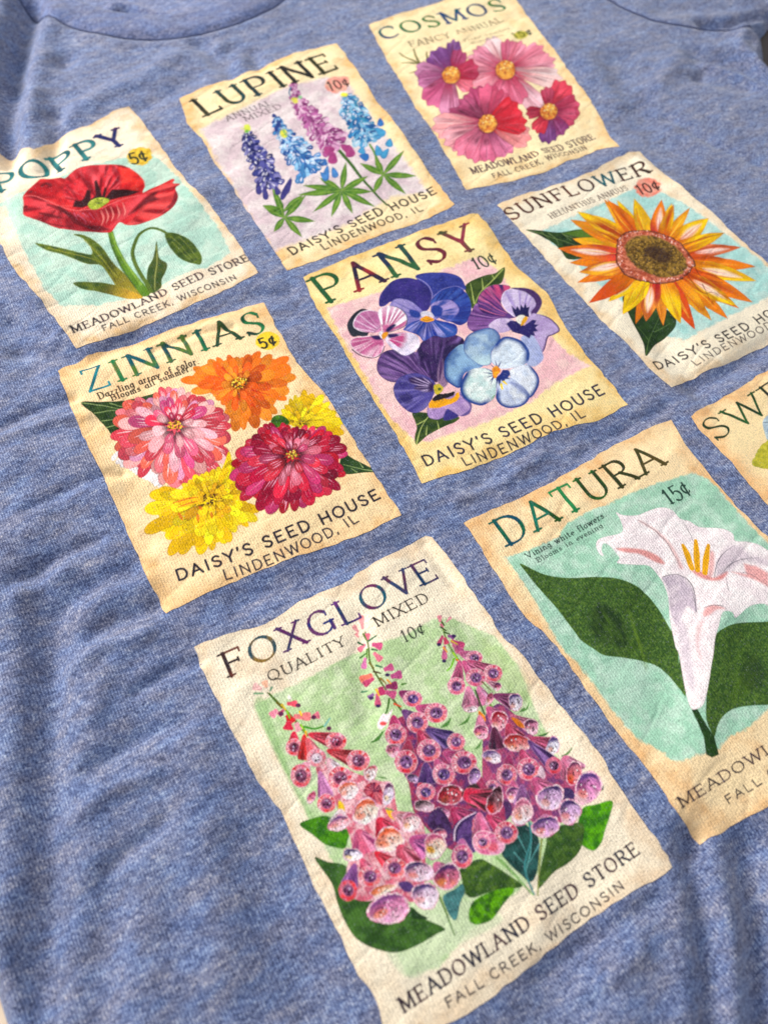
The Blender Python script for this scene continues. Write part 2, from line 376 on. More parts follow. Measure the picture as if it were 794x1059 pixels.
# ------------------------------------------------------------------ drawn petals and leaves
def petal_pts(b,t,w,kind='round',bw=.25,bend=0):
    b=np.array(b,float);t=np.array(t,float);d=t-b;n=np.array([-d[1],d[0]])/(np.linalg.norm(d)+1e-9)
    prof={'round':[(0,bw*.6),(.25,.55+bw*.3),(.55,.95),(.8,1),(.95,.6),(1,.15)],
          'point':[(0,bw),(.2,.7),(.45,1),(.7,.75),(.88,.38),(1,.04)],
          'leaf':[(0,.1),(.15,.55),(.4,1),(.65,.85),(.85,.42),(1,.03)],
          'blunt':[(0,bw),(.3,.6),(.7,1),(.92,.95),(1,.5)]}[kind]
    L=[];R=[]
    for u,v in prof:
        c=b+d*u+n*bend*sin(pi*u)
        L.append(tuple(c+n*v*w/2));R.append(tuple(c-n*v*w/2))
    return L+R[::-1]
def petal(P,b,t,w,col,kind='round',tipc=None,basec=None,streak=None,ns=3,outline=None,ow=.5,oa=.6,bend=0,bw=.25,sw=.8,sa=.8,s0=.35,s1=.85,seed=0):
    pts=petal_pts(b,t,w,kind,bw,bend)
    g=[]
    if basec is not None: m=((b[0]+t[0])/2,(b[1]+t[1])/2); g.append((m,b,basec))
    if tipc is not None: m=(b[0]*.6+t[0]*.4,b[1]*.6+t[1]*.4); g.append((m,t,tipc))
    P.fill(pts,col,grad=g or None,edge=(outline,ow,oa) if outline is not None else None,n=3,seed=seed,var=.07)
    if streak is not None:
        b=np.array(b);t=np.array(t);d=t-b;n=np.array([-d[1],d[0]])/(np.linalg.norm(d)+1e-9)
        for i in range(ns):
            v=((i+.5)/ns-.5)*.62+random.uniform(-.05,.05)
            a=s0+random.uniform(-.1,.1);e=s1+random.uniform(-.15,.05)
            p=[tuple(b+d*a+n*(v*w*.7+bend*sin(pi*a))),tuple(b+d*(a+e)/2+n*(v*w*.95+bend)),tuple(b+d*e+n*(v*w+bend*sin(pi*e)))]
            P.stroke(p,.15,streak,.15,alpha=sa,mid=sw*random.uniform(.6,1.3),smooth=True)
def radius_fn(c,bnd):
    B=np.array(spline(np.array(bnd,float),True,6)); v=B-np.array(c); a=np.arctan2(v[:,1],v[:,0]); r=np.hypot(v[:,0],v[:,1])
    o=np.argsort(a);a=a[o];r=r[o]
    return lambda t: float(np.interp((t+pi)%(2*pi)-pi,a,r,period=2*pi))
def spider(P,pts,col,w=.5,alpha=.8,**k): P.stroke(pts,w,col,alpha=alpha,**k)
def leaf(P,outline,col,col2,veins=(),vc=(150,175,90),vw=.8,name='leaf',label=None,size=6,edge=None,va=.9,**k):
    P.group(name,label,new=True)
    P.fill(outline,col,mot=(col2,size,.9),edge=edge,**k)
    for v in veins: P.stroke(v,vw,vc,vw*.3,alpha=va)

INK=(52,50,66); CREAM=(238,216,176); PINKCREAM=(232,212,194)
packets=[]

# ================================================================== POPPY
def poppy():
    F=fr(0,90,280); a=fr(10,150,140); b=fr(90,180,140); q=fr(0,130,140)
    P=Print([(-57,172)]+[(-22,163)]+F((0,197),(60,188),(100,184),(180,150),(270,110),(330,72),(380,58),(410,90),(430,120),(470,170),(500,215),(560,290),(620,350),(700,460),(757,545),(700,575),(640,607),(560,640),(450,690),(350,730),(225,768),(170,690),(100,600),(40,530),(0,455))+[(-22,228)],.30,(242,226,200),'poppy')
    P.age((226,188,138),5.5,0.78,(222,178,130),0.49)
    P.group('picture_panel')
    P.fill([(-16,214)]+F((20,330),(110,296),(170,270),(240,232),(300,222),(385,205),(430,180),(470,215),(520,262),(580,330),(640,410),(678,488),(610,530),(560,540),(430,600),(300,640),(180,642),(130,590),(80,500),(40,410),(15,350)),(172,208,190),mot=((192,216,198),9,.9),soft=2,rough=1.6,smooth=False)
    # leaves
    G=(104,122,40);G2=(62,88,40);Y=(170,150,50)
    P.group('leaf')
    P.fill(a((150,575),(240,590),(330,610),(430,635),(485,640),(470,590),(430,550),(375,525),(440,530),(510,570),(560,620),(600,680),(660,740),(720,800),(760,860))+b((350,700),(300,735),(240,725))+a((640,850),(600,790),(540,710),(460,700),(380,670),(300,640),(220,620)),G,mot=(G2,7,.9),grad=(a((430,640))[0],b((330,720))[0],(190,160,50),.6),edge=((170,172,80),.8,.6),n=4)
    P.group('leaf',new=True)
    P.fill(b((-80,640),(40,635),(160,650),(250,680),(330,725),(250,735),(150,712),(60,690),(-10,680)),(112,125,45),mot=(G2,6,.7),grad=(b((50,660))[0],b((330,725))[0],(214,170,55)),edge=((150,160,70),.8,.5))
    P.group('leaf',new=True)
    P.fill(b((410,395),(425,490),(470,525),(465,570),(440,620),(435,670),(375,700),(352,620),(360,550),(390,490)),(84,98,42),mot=(G2,5,.9),edge=((130,140,70),.8,.5))
    P.stroke(b((408,420),(412,520),(400,610),(400,680)),.9,(170,172,100),.9,alpha=.8)
    for v in [((440,560),(520,640),(620,760),(680,800)),((230,605),(350,635),(470,665),(540,690))]: P.stroke(a(*v),1.2,(168,165,70),.4,alpha=.7)
    for v in [((520,600),(570,680),(640,770)),((500,640),(560,700),(620,790))]: P.stroke(a(*v),1.6,(60,80,35),.6,alpha=.6)
    P.group('stem')
    P.stroke(b((140,345),(165,430),(215,530),(280,620),(345,700)),5.0,(100,138,40),8.5,smooth=True)
    P.stroke(b((150,350),(180,440),(240,540),(320,650)),1.2,(150,180,80),2,alpha=.7)
    P.stroke(b((132,370),(160,450),(210,560),(290,670)),1.2,(60,90,35),1.5,alpha=.7)
    P.group('stem',new=True)
    P.stroke(b((470,350),(420,325),(370,320),(310,355),(278,420),(270,480),(300,560),(355,650),(375,690)),3.0,(98,120,45),3.8)
    P.stroke(b((420,322),(360,320),(305,358),(280,420),(275,490)),.9,(60,85,35),.9,alpha=.7)
    P.group('bud')
    P.fill(b((460,350),(530,350),(600,385),(650,440),(675,490),(668,530),(630,528),(560,505),(505,455),(475,410)),(96,116,42),mot=((66,90,40),6,.9),edge=((136,152,66),1,.6))
    for v in [((490,365),(560,430),(640,515)),((500,400),(560,460),(610,510)),((540,370),(600,430),(655,500))]: P.stroke(b(*v),.9,(150,160,80),.4,alpha=.7)
    # flower
    P.group('flower')
    RD=(186,22,36)
    P.fill(a((80,310),(95,280),(160,220),(185,200),(240,200),(300,192),(330,195),(380,150),(430,128),(500,118),(600,115),(680,125),(740,160),(780,200),(794,240))+b((335,90),(330,110),(370,90),(440,60),(500,30),(515,38),(505,55),(548,60),(520,85),(535,130),(520,175),(490,210),(430,250),(370,275),(290,300),(230,300),(190,285),(150,335),(120,345))+a((500,512),(400,505),(290,490),(200,455),(130,430),(85,410),(82,380),(88,345)),(192,26,40),mot=((214,50,54),8,1.0),rays=[(a((525,345))[0],(150,14,34),9,.75,12,90),(a((525,345))[0],(236,92,90),12,.6,8,85)],var=.1,n=4,edge=((170,20,36),.8,.5))
    # back petal
    P.fill(a((320,300),(330,210),(380,152),(430,130),(500,119),(600,117),(640,130),(650,200),(640,280),(590,320),(520,335),(430,350),(370,345)),(202,30,48),mot=((226,64,72),6,.9),rays=[(a((525,345))[0],(236,96,104),14,.9,20,60),(a((525,345))[0],(140,12,34),12,.8,5,60)],soft=1.5)
    P.fill(a((640,130),(740,162),(790,215),(780,262),(700,285),(640,300),(660,220)),(214,36,40),mot=((232,64,52),7,.8),grad=(a((700,220))[0],a((700,310))[0],(110,14,30),.8),soft=2)
    # dark throat
    for pts in [((372,365),(385,325),(420,330),(440,310),(455,262),(478,270),(478,320),(505,300),(498,215),(512,205),(528,245),(545,300),(560,245),(572,260),(562,310),(600,262),(640,262),(690,262),(770,272),(700,300),(600,322),(560,332),(480,350),(430,368))]:
        P.fill(a(*pts),(42,10,20),smooth=False,soft=1.3,var=.3,alpha=.96)
    for v in [((340,240),(380,290),(400,330)),((330,265),(370,310)),((610,150),(635,210),(600,270)),((610,130),(640,170),(640,220))]: P.stroke(a(*v),3,(110,12,34),1,alpha=.55,soft=2)
    # front petal
    P.fill(a((88,300),(160,305),(240,335),(300,365),(380,385),(460,380),(540,375),(600,345),(680,310),(794,290))+b((370,140),(320,190),(290,240),(240,290),(190,285),(150,335),(120,345))+a((500,512),(400,505),(290,490),(200,455),(130,430),(85,410),(84,350)),(200,30,46),mot=((222,60,66),8,.9),rays=[(a((570,520))[0],(232,84,92),7,.8,4,90),(a((300,360))[0],(140,16,36),5,.6,4,60)],soft=1.2)
    for v in [((88,302),(150,300),(240,335),(300,362),(380,384),(460,380),(530,375)),((545,372),(600,345),(690,312),(760,295))]: P.stroke(a(*v),.9,(236,120,118),.9,alpha=.8)
    for v,w in [(((290,365),(350,405),(390,450),(440,475),(500,490)),5),(((180,400),(260,420),(320,430)),4),(((225,350),(290,375),(360,420)),4),(((470,485),(530,490),(590,498)),6),(((90,365),(110,360)),5),(((190,240),(215,228),(245,240),(215,250)),3.5),(((115,280),(140,270)),3),(((200,455),(300,475),(360,480)),2)]:
        P.stroke(a(*v),w*.6,(88,10,28),.4,alpha=.72,mid=w,soft=1.5)
    for i,x in enumerate((548,575,605,640,675)): P.stroke(a((x-12,385-i*12),(x+5,430-i*10),(x-8+i,475-i*14)),.4,(242,150,140),.3,mid=1.5,alpha=.8)
    for v in [((400,410),(440,440),(450,465)),((430,400),(470,430)),((470,400),(500,440)),((380,400),(400,440))]: P.stroke(a(*v),1,(216,120,150),.3,alpha=.5)
    # right side petal shade
    P.fill(b((245,240),(290,190),(340,140),(385,110),(420,98),(400,130),(420,150),(360,170),(320,200),(280,225)),(76,12,28),soft=2.5,alpha=.8,smooth=False,var=.3)
    P.fill(b((520,100),(535,130),(520,175),(490,205),(470,195),(500,160)),(104,14,36),soft=1.5,alpha=.75)
    P.stroke(b((430,75),(490,55),(500,40)),1.5,(240,110,100),.5,alpha=.6)
    P.stroke(b((260,290),(340,280),(420,240),(480,200)),1,(240,110,110),.5,alpha=.5)
    # seed head
    P.fill(a((460,352),(480,325),(520,310),(565,312),(588,328),(560,352),(520,376),(480,378)),(168,186,60),mot=((200,206,90),4,.8),edge=((110,120,40),1,.7))
    for i in range(11):
        t=2*pi*i/11; P.stroke(a((525,342),(525+58*cos(t),342+28*sin(t))),.7,(84,96,30),.5,alpha=.8)
    P.stroke(a((510,322),(545,325),(540,340)),1.2,(90,104,34),.6,alpha=.8)
    P.group('price_mark')
    P.fill(F(*ell(412,203,38,27,-8)),(236,204,74),soft=1.5,rough=1.8,mot=((220,180,60),3,.9))
    line(P,F,'5$',(388,228),(412,222),(440,212),(378,196),cols=((58,66,44),),wt=.13,font='sans')
    P.group('title_lettering')
    T=(28,98,104);T2=(60,140,140)
    P.text('POPPY',(-3,199),(66,175),(135,147),(-14,178),cols=((T,T2),(T,T2),(T,T2),(T,T2),((74,42,92),(40,50,110))),wt=.2,thin=.55)
    P.group('shop_lettering')
    line(P,F,'MEADOWLAND SEED STORE',(215,722),(487,610),(733,508),(203,698),cols=((38,34,48),(60,38,56)),wt=.16,hs=.84)
    line(P,F,'FALL CREEK, WISCONSIN',(304,716),(505,640),(697,563),(296,697),cols=((38,36,48),),wt=.13,hs=.8,font='sans')
    return P
packets.append((poppy,'poppy seed packet print with one red poppy on mint, priced 5 cents'))

# ================================================================== LUPINE
def lupine():
    F=fr(170,30,310); a=fr(240,80,140); b=fr(310,80,140)
    P=Print(F((40,185),(95,158),(180,135),(270,98),(350,62),(455,38),(500,95),(560,190),(640,290),(700,380),(768,465),(700,502),(620,530),(540,558),(440,600),(325,640),(280,570),(200,450),(130,350),(100,290),(60,250)),.28,(248,226,178),'lupine')
    P.age((232,186,122),6,0.82,(230,184,118),0.43)
    P.group('picture_panel')
    P.fill(F((95,265),(170,228),(330,150),(430,128),(480,135),(520,190),(560,250),(640,350),(695,430),(600,445),(480,520),(290,590),(230,500),(150,370)),(226,212,210),mot=((214,192,196),9,.9),soft=4,rough=2,smooth=False)
    rnd=random.Random(11)
    def spike(axis,widths,pal,n,F_,hi=(236,232,240),dark=None,jit=1):
        ax=spline(np.array(axis,float),False,10); N=len(ax)-1
        L_=[];R_=[]
        for j in range(N+1):
            dd=ax[min(j+1,N)]-ax[max(j-1,0)]; dd=dd/(np.linalg.norm(dd)+1e-9); w=np.interp(j/N,[0,.25,.6,1],widths)*.72; nn=np.array([-dd[1],dd[0]]); L_.append(tuple(ax[j]+nn*w)); R_.append(tuple(ax[j]-nn*w))
        P.fill(L_[::3]+R_[::-3],pal[0],mot=(pal[-2],3,1.0),rough=2.2,soft=1,n=2)
        for i in range(int(n*1.35)):
            u=(i/(n*1.35))**1.0; k=u*N; j=min(int(k),N-1); c=ax[j]+(ax[j+1]-ax[j])*(k-j)
            d=ax[j+1]-ax[j]; d/=np.linalg.norm(d)+1e-9; nn=np.array([-d[1],d[0]])
            w=np.interp(u,[0,.25,.6,1],widths)
            o=rnd.uniform(-1,1); cc=c+nn*o*w*jit; r=rnd.uniform(2.4,4.8)*(.6+.55*u)
            dr=np.array([o*.9+rnd.uniform(-.3,.3),.5+rnd.uniform(-.3,.4)]);dr=nn*dr[0]+d*dr[1];dr/=np.linalg.norm(dr)
            if np.dot(nn,(1,0))<0: pass
            col=rnd.choice(pal)
            P.fill(petal_pts(tuple(cc-dr*r),tuple(cc+dr*r),r*1.25,'round'),col,n=2,var=.15,edge=(dark or pal[0],.7,.6) if rnd.random()<.5 else None)
            if rnd.random()<.55:
                e=cc+nn*rnd.uniform(-1,1)+dr*rnd.uniform(-1,1)
                P.stroke([tuple(e-dr*r*.5),tuple(e+nn*rnd.uniform(-.8,.8)),tuple(e+dr*r*.5)],.4,hi,.3,mid=rnd.uniform(.9,2.0),alpha=.85)
    lf=(112,150,60);l2=(76,124,52);lc=(176,196,110)
    def hand(c,tips,w,F_,name='leaf'):
        P.group(name,new=True)
        for t in tips:
            P.fill(petal_pts(F_(c)[0],F_(t)[0],w*.82,'leaf'),lf,mot=(l2,4,.8),grad=(F_(c)[0],F_(t)[0],(120,158,50),.5),n=3,edge=((46,92,40),.6,.5))
            P.stroke(F_(c,t),.7,lc,.2,alpha=.6)
    # stems
    P.group('stem')
    P.stroke(a((230,620),(260,700),(285,770)),1.6,(60,110,60),2.6)
    P.group('stem',new=True); P.stroke(b((230,430),(300,510),(360,590),(440,680),(510,750)),3.4,(74,112,50),1.8)
    P.group('stem',new=True); P.stroke(b((410,395),(440,450),(470,520),(485,570)),1.8,(104,150,70),2.6)
    P.group('stem',new=True); P.stroke(a((520,560),(570,620),(640,680)),1.4,(110,150,90),1.4,alpha=.7)
    hand((245,665),[(270,500),(115,590),(20,635),(-10,690),(80,790),(185,820),(310,800),(440,760),(425,672),(400,580)],8,b)
    hand((488,572),[(440,470),(352,505),(612,430),(682,580),(620,685),(430,680)],8,b)
    hand((300,790),[(260,700),(415,690),(180,752)],8,a)
    hand((318,500),[(285,415),(262,470),(375,440),(400,510),(365,552),(290,538)],8.0,F)
    P.group('flower_spike','purple blue lupine spike')
    spike(a((85,320),(120,420),(190,530),(240,640)),(3,8,12,11),[(56,60,128),(74,78,150),(96,96,164),(46,48,104),(140,136,190)],105,a,dark=(38,40,96))
    for c,t in [((255,640),(275,690)),((345,590),(290,720)),((190,640),(200,720)),((150,610),(160,690)),((350,600),(310,690))]: P.fill(petal_pts(a(c)[0],a(t)[0],6,'round'),(76,72,140),edge=((44,46,100),.9,.6),n=3)
    P.fill(a(*ell(88,303,20,22)),(214,222,90),rough=2.2,soft=1.5); P.fill(a(*ell(88,318,11,9)),(120,190,80)); P.stroke(a((55,300),(80,308)),1.5,(214,222,110),.5)
    P.group('flower_spike','sky blue lupine spike')
    spike(a((260,240),(300,340),(390,450),(470,560)),(2,7,13,17),[(58,116,178),(96,156,208),(150,196,226),(44,88,150),(190,214,234),(76,140,190)],135,a,dark=(36,80,140))
    for c,t in [((560,520),(545,610)),((590,530),(610,590)),((520,560),(560,600))]: P.fill(petal_pts(a(c)[0],a(t)[0],7,'round'),(84,142,200),edge=((40,84,150),.9,.6),n=3)
    for c,t in [((262,232),(235,222)),((265,250),(280,290)),((290,245),(260,300)),((250,285),(265,320))]: P.fill(petal_pts(a(c)[0],a(t)[0],4,'round'),(50,74,140),n=3)
    P.fill(a(*ell(302,332,19,24)),(226,222,90),rough=2.4,soft=1.5); P.stroke(a((300,310),(320,350)),1.2,(120,190,110),.6)
    P.group('flower_spike','pink and mauve lupine spike')
    spike(a((355,40),(390,150),(470,260),(560,350),(620,400)),(2.5,7,12,15),[(164,84,142),(190,112,166),(212,158,192),(140,66,120),(224,184,206),(176,96,150)],150,a,hi=(240,216,228),dark=(120,60,110))
    for c,t,w in [((600,420),(540,440),9),((590,440),(590,510),10),((680,400),(700,470),10),((640,400),(690,430),8)]: P.fill(petal_pts(a(c)[0],a(t)[0],w,'round',bw=.5),(178,78,136),mot=((150,60,120),5,.7),edge=((200,110,160),.8,.6),n=3)
    P.fill(a(*ell(372,140,19,20)),(222,216,96),rough=2.4,soft=1.5); P.fill(a(*ell(400,118,12,10)),(150,200,150)); P.stroke(a((345,60),(335,90),(345,115)),1.4,(60,120,150),.6)
    P.group('flower_spike','blue and teal lupine spike')
    spike(b((270,110),(310,200),(370,310),(400,380)),(4,11,14,11),[(54,126,178),(92,164,206),(138,192,220),(36,96,150),(70,150,180),(178,212,228)],125,b,dark=(30,88,130))
    for c,t,w in [((470,240),(475,290),7),((440,300),(500,340),8),((370,410),(360,450),8),((350,460),(405,475),8),((450,400),(470,460),8),((530,360),(520,410),8),((520,420),(480,475),7)]: P.fill(petal_pts(b(c)[0],b(t)[0],w,'round'),random.choice([(56,120,184),(80,160,200),(50,96,168)]),edge=((40,84,150),.9,.5),n=3)
    P.fill(b(*ell(264,103,24,14)),(230,226,80),rough=1.2,soft=1)
    P.group('price_mark')
    P.fill(F(*ell(458,147,33,22,-8)),(236,160,146),soft=1.5,rough=2,mot=((230,180,160),3,.9))
    line(P,F,'10$',(440,165),(466,158),(494,148),(434,140),cols=((64,52,50),),wt=.11,font='sans')
    P.group('title_lettering')
    line(P,F,'LUPINE',(106,233),(277,166),(463,103),(84,181),cols=(((40,44,40),(70,70,50)),((36,80,84),(60,70,50)),((36,70,80),(50,60,60)),((44,60,50),(30,40,40)),((60,56,50),(40,44,44)),((60,64,40),(70,60,40))),wt=.17,thin=.5)
    P.group('variety_lettering')
    line(P,F,'ANNUAL',(168,246),(228,222),(288,200),(160,226),cols=((84,72,74),),wt=.13,alpha=.95)
    line(P,F,'MIXED',(215,246),(265,228),(314,208),(208,228),cols=((84,72,74),),wt=.13,alpha=.95)
    P.group('shop_lettering')
    line(P,F,"DAISY'S SEED HOUSE",(338,600),(545,505),(722,434),(328,576),cols=((44,34,42),),wt=.14,hs=.8,font='sans')
    line(P,F,'LINDENWOOD, IL',(422,586),(560,528),(686,481),(414,566),cols=((50,38,42),),wt=.13,hs=.8,font='sans')
    return P
packets.append((lupine,'lupine seed packet print with four flower spikes in blue and mauve'))

# ================================================================== COSMOS
def cosmos():
    F=fr(370,0,280); a=fr(410,20,120); b=fr(490,20,120); c=fr(430,70,120)
    P=Print([(381,26),(410,15),(440,7),(460,0),(480,-8),(518,-22),(536,4),(548,20),(559,35),(574,53),(590,76),(610,103),(640,152)]+F((700,440),(620,470),(540,508),(460,530),(318,557),(290,510),(230,400),(170,320),(100,200),(60,130)),.28,(253,229,180),'cosmos')
    P.age((232,190,130),5,0.73,(236,196,130),0.43)
    P.group('stem')
    for v in [((20,232),(80,270),(150,300)),((35,300),(90,298),(160,306)),((118,205),(130,250),(155,300)),((90,370),(130,358),(170,340)),((205,225),(208,260),(220,300))]: P.stroke(a(*v),1.2,(112,112,60),2.2,alpha=.9)
    P.stroke(c((180,260),(186,300),(215,320)),1.6,(80,90,120),1,alpha=.7)
    def flower(cen,petals,cr,label):
        P.group('flower',label)
        for (t,w,tip,base,kind) in petals:
            tip=(min(255,int(tip[0]*1.07)),int(tip[1]*1.04),int(tip[2]*.95)); base=(int(base[0]*.95),int(base[1]*.8),int(base[2]*.82))
            t=np.array(t);cn=np.array(cen); d=(t-cn)*1.09; w=w*1.06; L=np.linalg.norm(d);n=np.array([-d[1],d[0]])/L
            pts=[tuple(cn+d*.05+n*w*.12),tuple(cn+d*.4+n*w*.36),tuple(cn+d*.75+n*w*.52)]
            k=5
            for i in range(k+1):
                v=.5-i/k; pts.append(tuple(cn+d*(1.0+(.05 if i%2 else -.03)-abs(v)**2*.55)+n*w*v))
            pts+=[tuple(cn+d*.75-n*w*.52),tuple(cn+d*.4-n*w*.36),tuple(cn+d*.05-n*w*.12)]
            P.fill(pts,tip,grad=(tuple(cn+d*.75),tuple(cn+d*.12),base),rays=[(cen,tuple(min(255,x+36) for x in tip),8,.55,4,99),(cen,tuple(int(x*.75) for x in base),8,.45,2,L*.8)],edge=(tuple(int(x*.72) for x in base),.8,.6),n=4,seed=int(L*3))
            for s_ in range(4):
                v=random.uniform(-.35,.35)
                P.stroke([tuple(cn+d*.45+n*w*v*.5),tuple(cn+d*.95+n*w*v)],.3,tuple(int(x*.75) for x in base) if s_%2 else tuple(min(255,x+45) for x in tip),.4,mid=1.1,alpha=.5)
        P.fill(ell(cen[0],cen[1]+.5,cr*1.12,cr*1.08),(130,60,60),alpha=.6,soft=1.5)
        P.fill(ell(cen[0],cen[1],cr,cr*.98),(238,178,84),mot=((214,130,60),2.5,.9),rough=.6)
        r=random.Random(3)
        for i in range(34):
            t=r.uniform(0,2*pi);q=cr*r.uniform(.2,.95)
            P.fill(ell(cen[0]+q*cos(t),cen[1]+q*sin(t),.9,.8,0,8),r.choice([(252,222,130),(250,232,170),(226,140,70),(180,96,60)]),n=1,var=0)
    # top centre pink flower
    flower(b((215,348))[0],[(b((110,150))[0],19,(226,196,214),(196,60,100),0),(b((235,160))[0],14,(214,120,160),(190,50,90),0),(b((320,175))[0],14,(214,130,164),(196,50,90),0),(b((450,210))[0],18,(216,134,168),(196,54,96),0),(b((520,290))[0],17,(220,150,180),(190,60,104),0),(b((560,410))[0],19,(236,204,218),(200,60,104),0),(b((440,600))[0],20,(220,178,204),(190,56,100),0),(b((300,560))[0],22,(208,110,150),(190,54,96),0),(b((140,520))[0],24,(206,110,150),(188,54,96),0),(b((0,430))[0],22,(220,150,178),(190,56,98),0),(b((-30,300))[0],20,(220,150,180),(196,60,104),0),(b((20,220))[0],15,(214,140,176),(196,60,100),0)],10.0,'pale pink cosmos bloom, the upper one')
    flower(a((372,382))[0],[(a((395,165))[0],14,(116,74,140),(150,60,110),0),(a((440,230))[0],15,(160,70,120),(180,40,76),0),(a((260,230))[0],22,(120,74,146),(150,70,130),0),(a((150,360))[0],20,(186,130,180),(160,80,140),0),(a((170,430))[0],20,(178,110,164),(156,80,136),0),(a((220,560))[0],22,(192,96,148),(170,70,120),0),(a((360,650))[0],20,(196,130,176),(180,70,110),0),(a((500,460))[0],16,(222,120,150),(200,40,70),0),(a((540,340))[0],20,(176,60,100),(190,40,70),0)],9.0,'purple cosmos bloom on the left')
    flower(b((510,632))[0],[(b((620,450))[0],21,(200,62,90),(176,34,66),0),(b((500,480))[0],13,(170,60,96),(176,34,66),0),(b((700,600))[0],24,(178,66,104),(160,46,90),0),(b((680,680))[0],18,(190,80,120),(150,50,96),0),(b((590,780))[0],20,(140,66,130),(150,50,96),0),(b((500,830))[0],17,(120,70,140),(140,50,100),0),(b((430,760))[0],15,(196,60,84),(190,50,80),0),(b((370,640))[0],12,(166,46,76),(150,34,66),0)],8.5,'dark red and purple cosmos bloom, the smallest')
    flower(c((490,385))[0],[(c((400,160))[0],22,(170,72,120),(120,40,76),0),(c((500,140))[0],20,(190,80,124),(130,40,80),0),(c((590,180))[0],18,(190,80,120),(150,50,84),0),(c((320,230))[0],16,(160,70,116),(110,36,70),0),(c((240,320))[0],16,(150,60,106),(104,36,70),0),(c((150,400))[0],24,(232,170,186),(196,96,130),0),(c((220,500))[0],24,(226,160,184),(190,90,124),0),(c((300,570))[0],20,(214,120,158),(180,80,120),0),(c((400,620))[0],22,(216,120,160),(150,60,100),0),(c((510,620))[0],20,(206,110,156),(150,50,96),0),(c((630,570))[0],22,(204,120,166),(140,60,110),0),(c((750,490))[0],22,(232,150,164),(210,50,70),0),(c((730,380))[0],22,(206,54,76),(200,40,60),0),(c((680,270))[0],24,(208,50,74),(196,40,62),0)],9.5,'rose cosmos bloom lowest on the packet')
    P.group('price_mark')
    P.fill(F(*ell(478,103,22,13,-8)),(206,196,80),rough=1,soft=1,alpha=.95)
    line(P,F,'15$',(460,112),(488,106),(514,100),(457,96),cols=((96,110,40),(96,110,40),(50,76,70)),wt=.16,font='sans')
    P.group('title_lettering')
    line(P,F,'COSMOS',(76,120),(255,72),(441,26),(66,80),cols=(((40,70,120),(40,110,110)),((50,130,80),(40,110,90)),((50,130,70),(50,100,60)),((36,80,130),(30,100,120)),((36,90,130),(40,70,110)),((40,120,90),(50,120,60))),wt=.19,thin=.5)
    P.group('variety_lettering')
    line(P,F,'FANCY ANNUAL',(154,138),(295,100),(427,63),(148,116),cols=((96,82,70),),wt=.13,alpha=.95)
    line(P,F,'Finest Selection',(312,124),(380,105),(446,84),(310,113),cols=((120,104,80),),wt=.17,alpha=.9)
    line(P,F,'Blooms all season.',(336,131),(380,118),(430,104),(334,122),cols=((130,112,88),),wt=.17,alpha=.85)
    P.group('shop_lettering')
    line(P,F,'MEADOWLAND SEED STORE',(336,511),(530,455),(697,407),(328,486),cols=((92,70,80),),wt=.14)
    line(P,F,'FALL CREEK, WISCONSIN',(398,523),(540,480),(673,438),(392,506),cols=((104,84,80),),wt=.14,font='sans')
    return P
packets.append((cosmos,'cosmos seed packet print with four pink and purple blooms'))

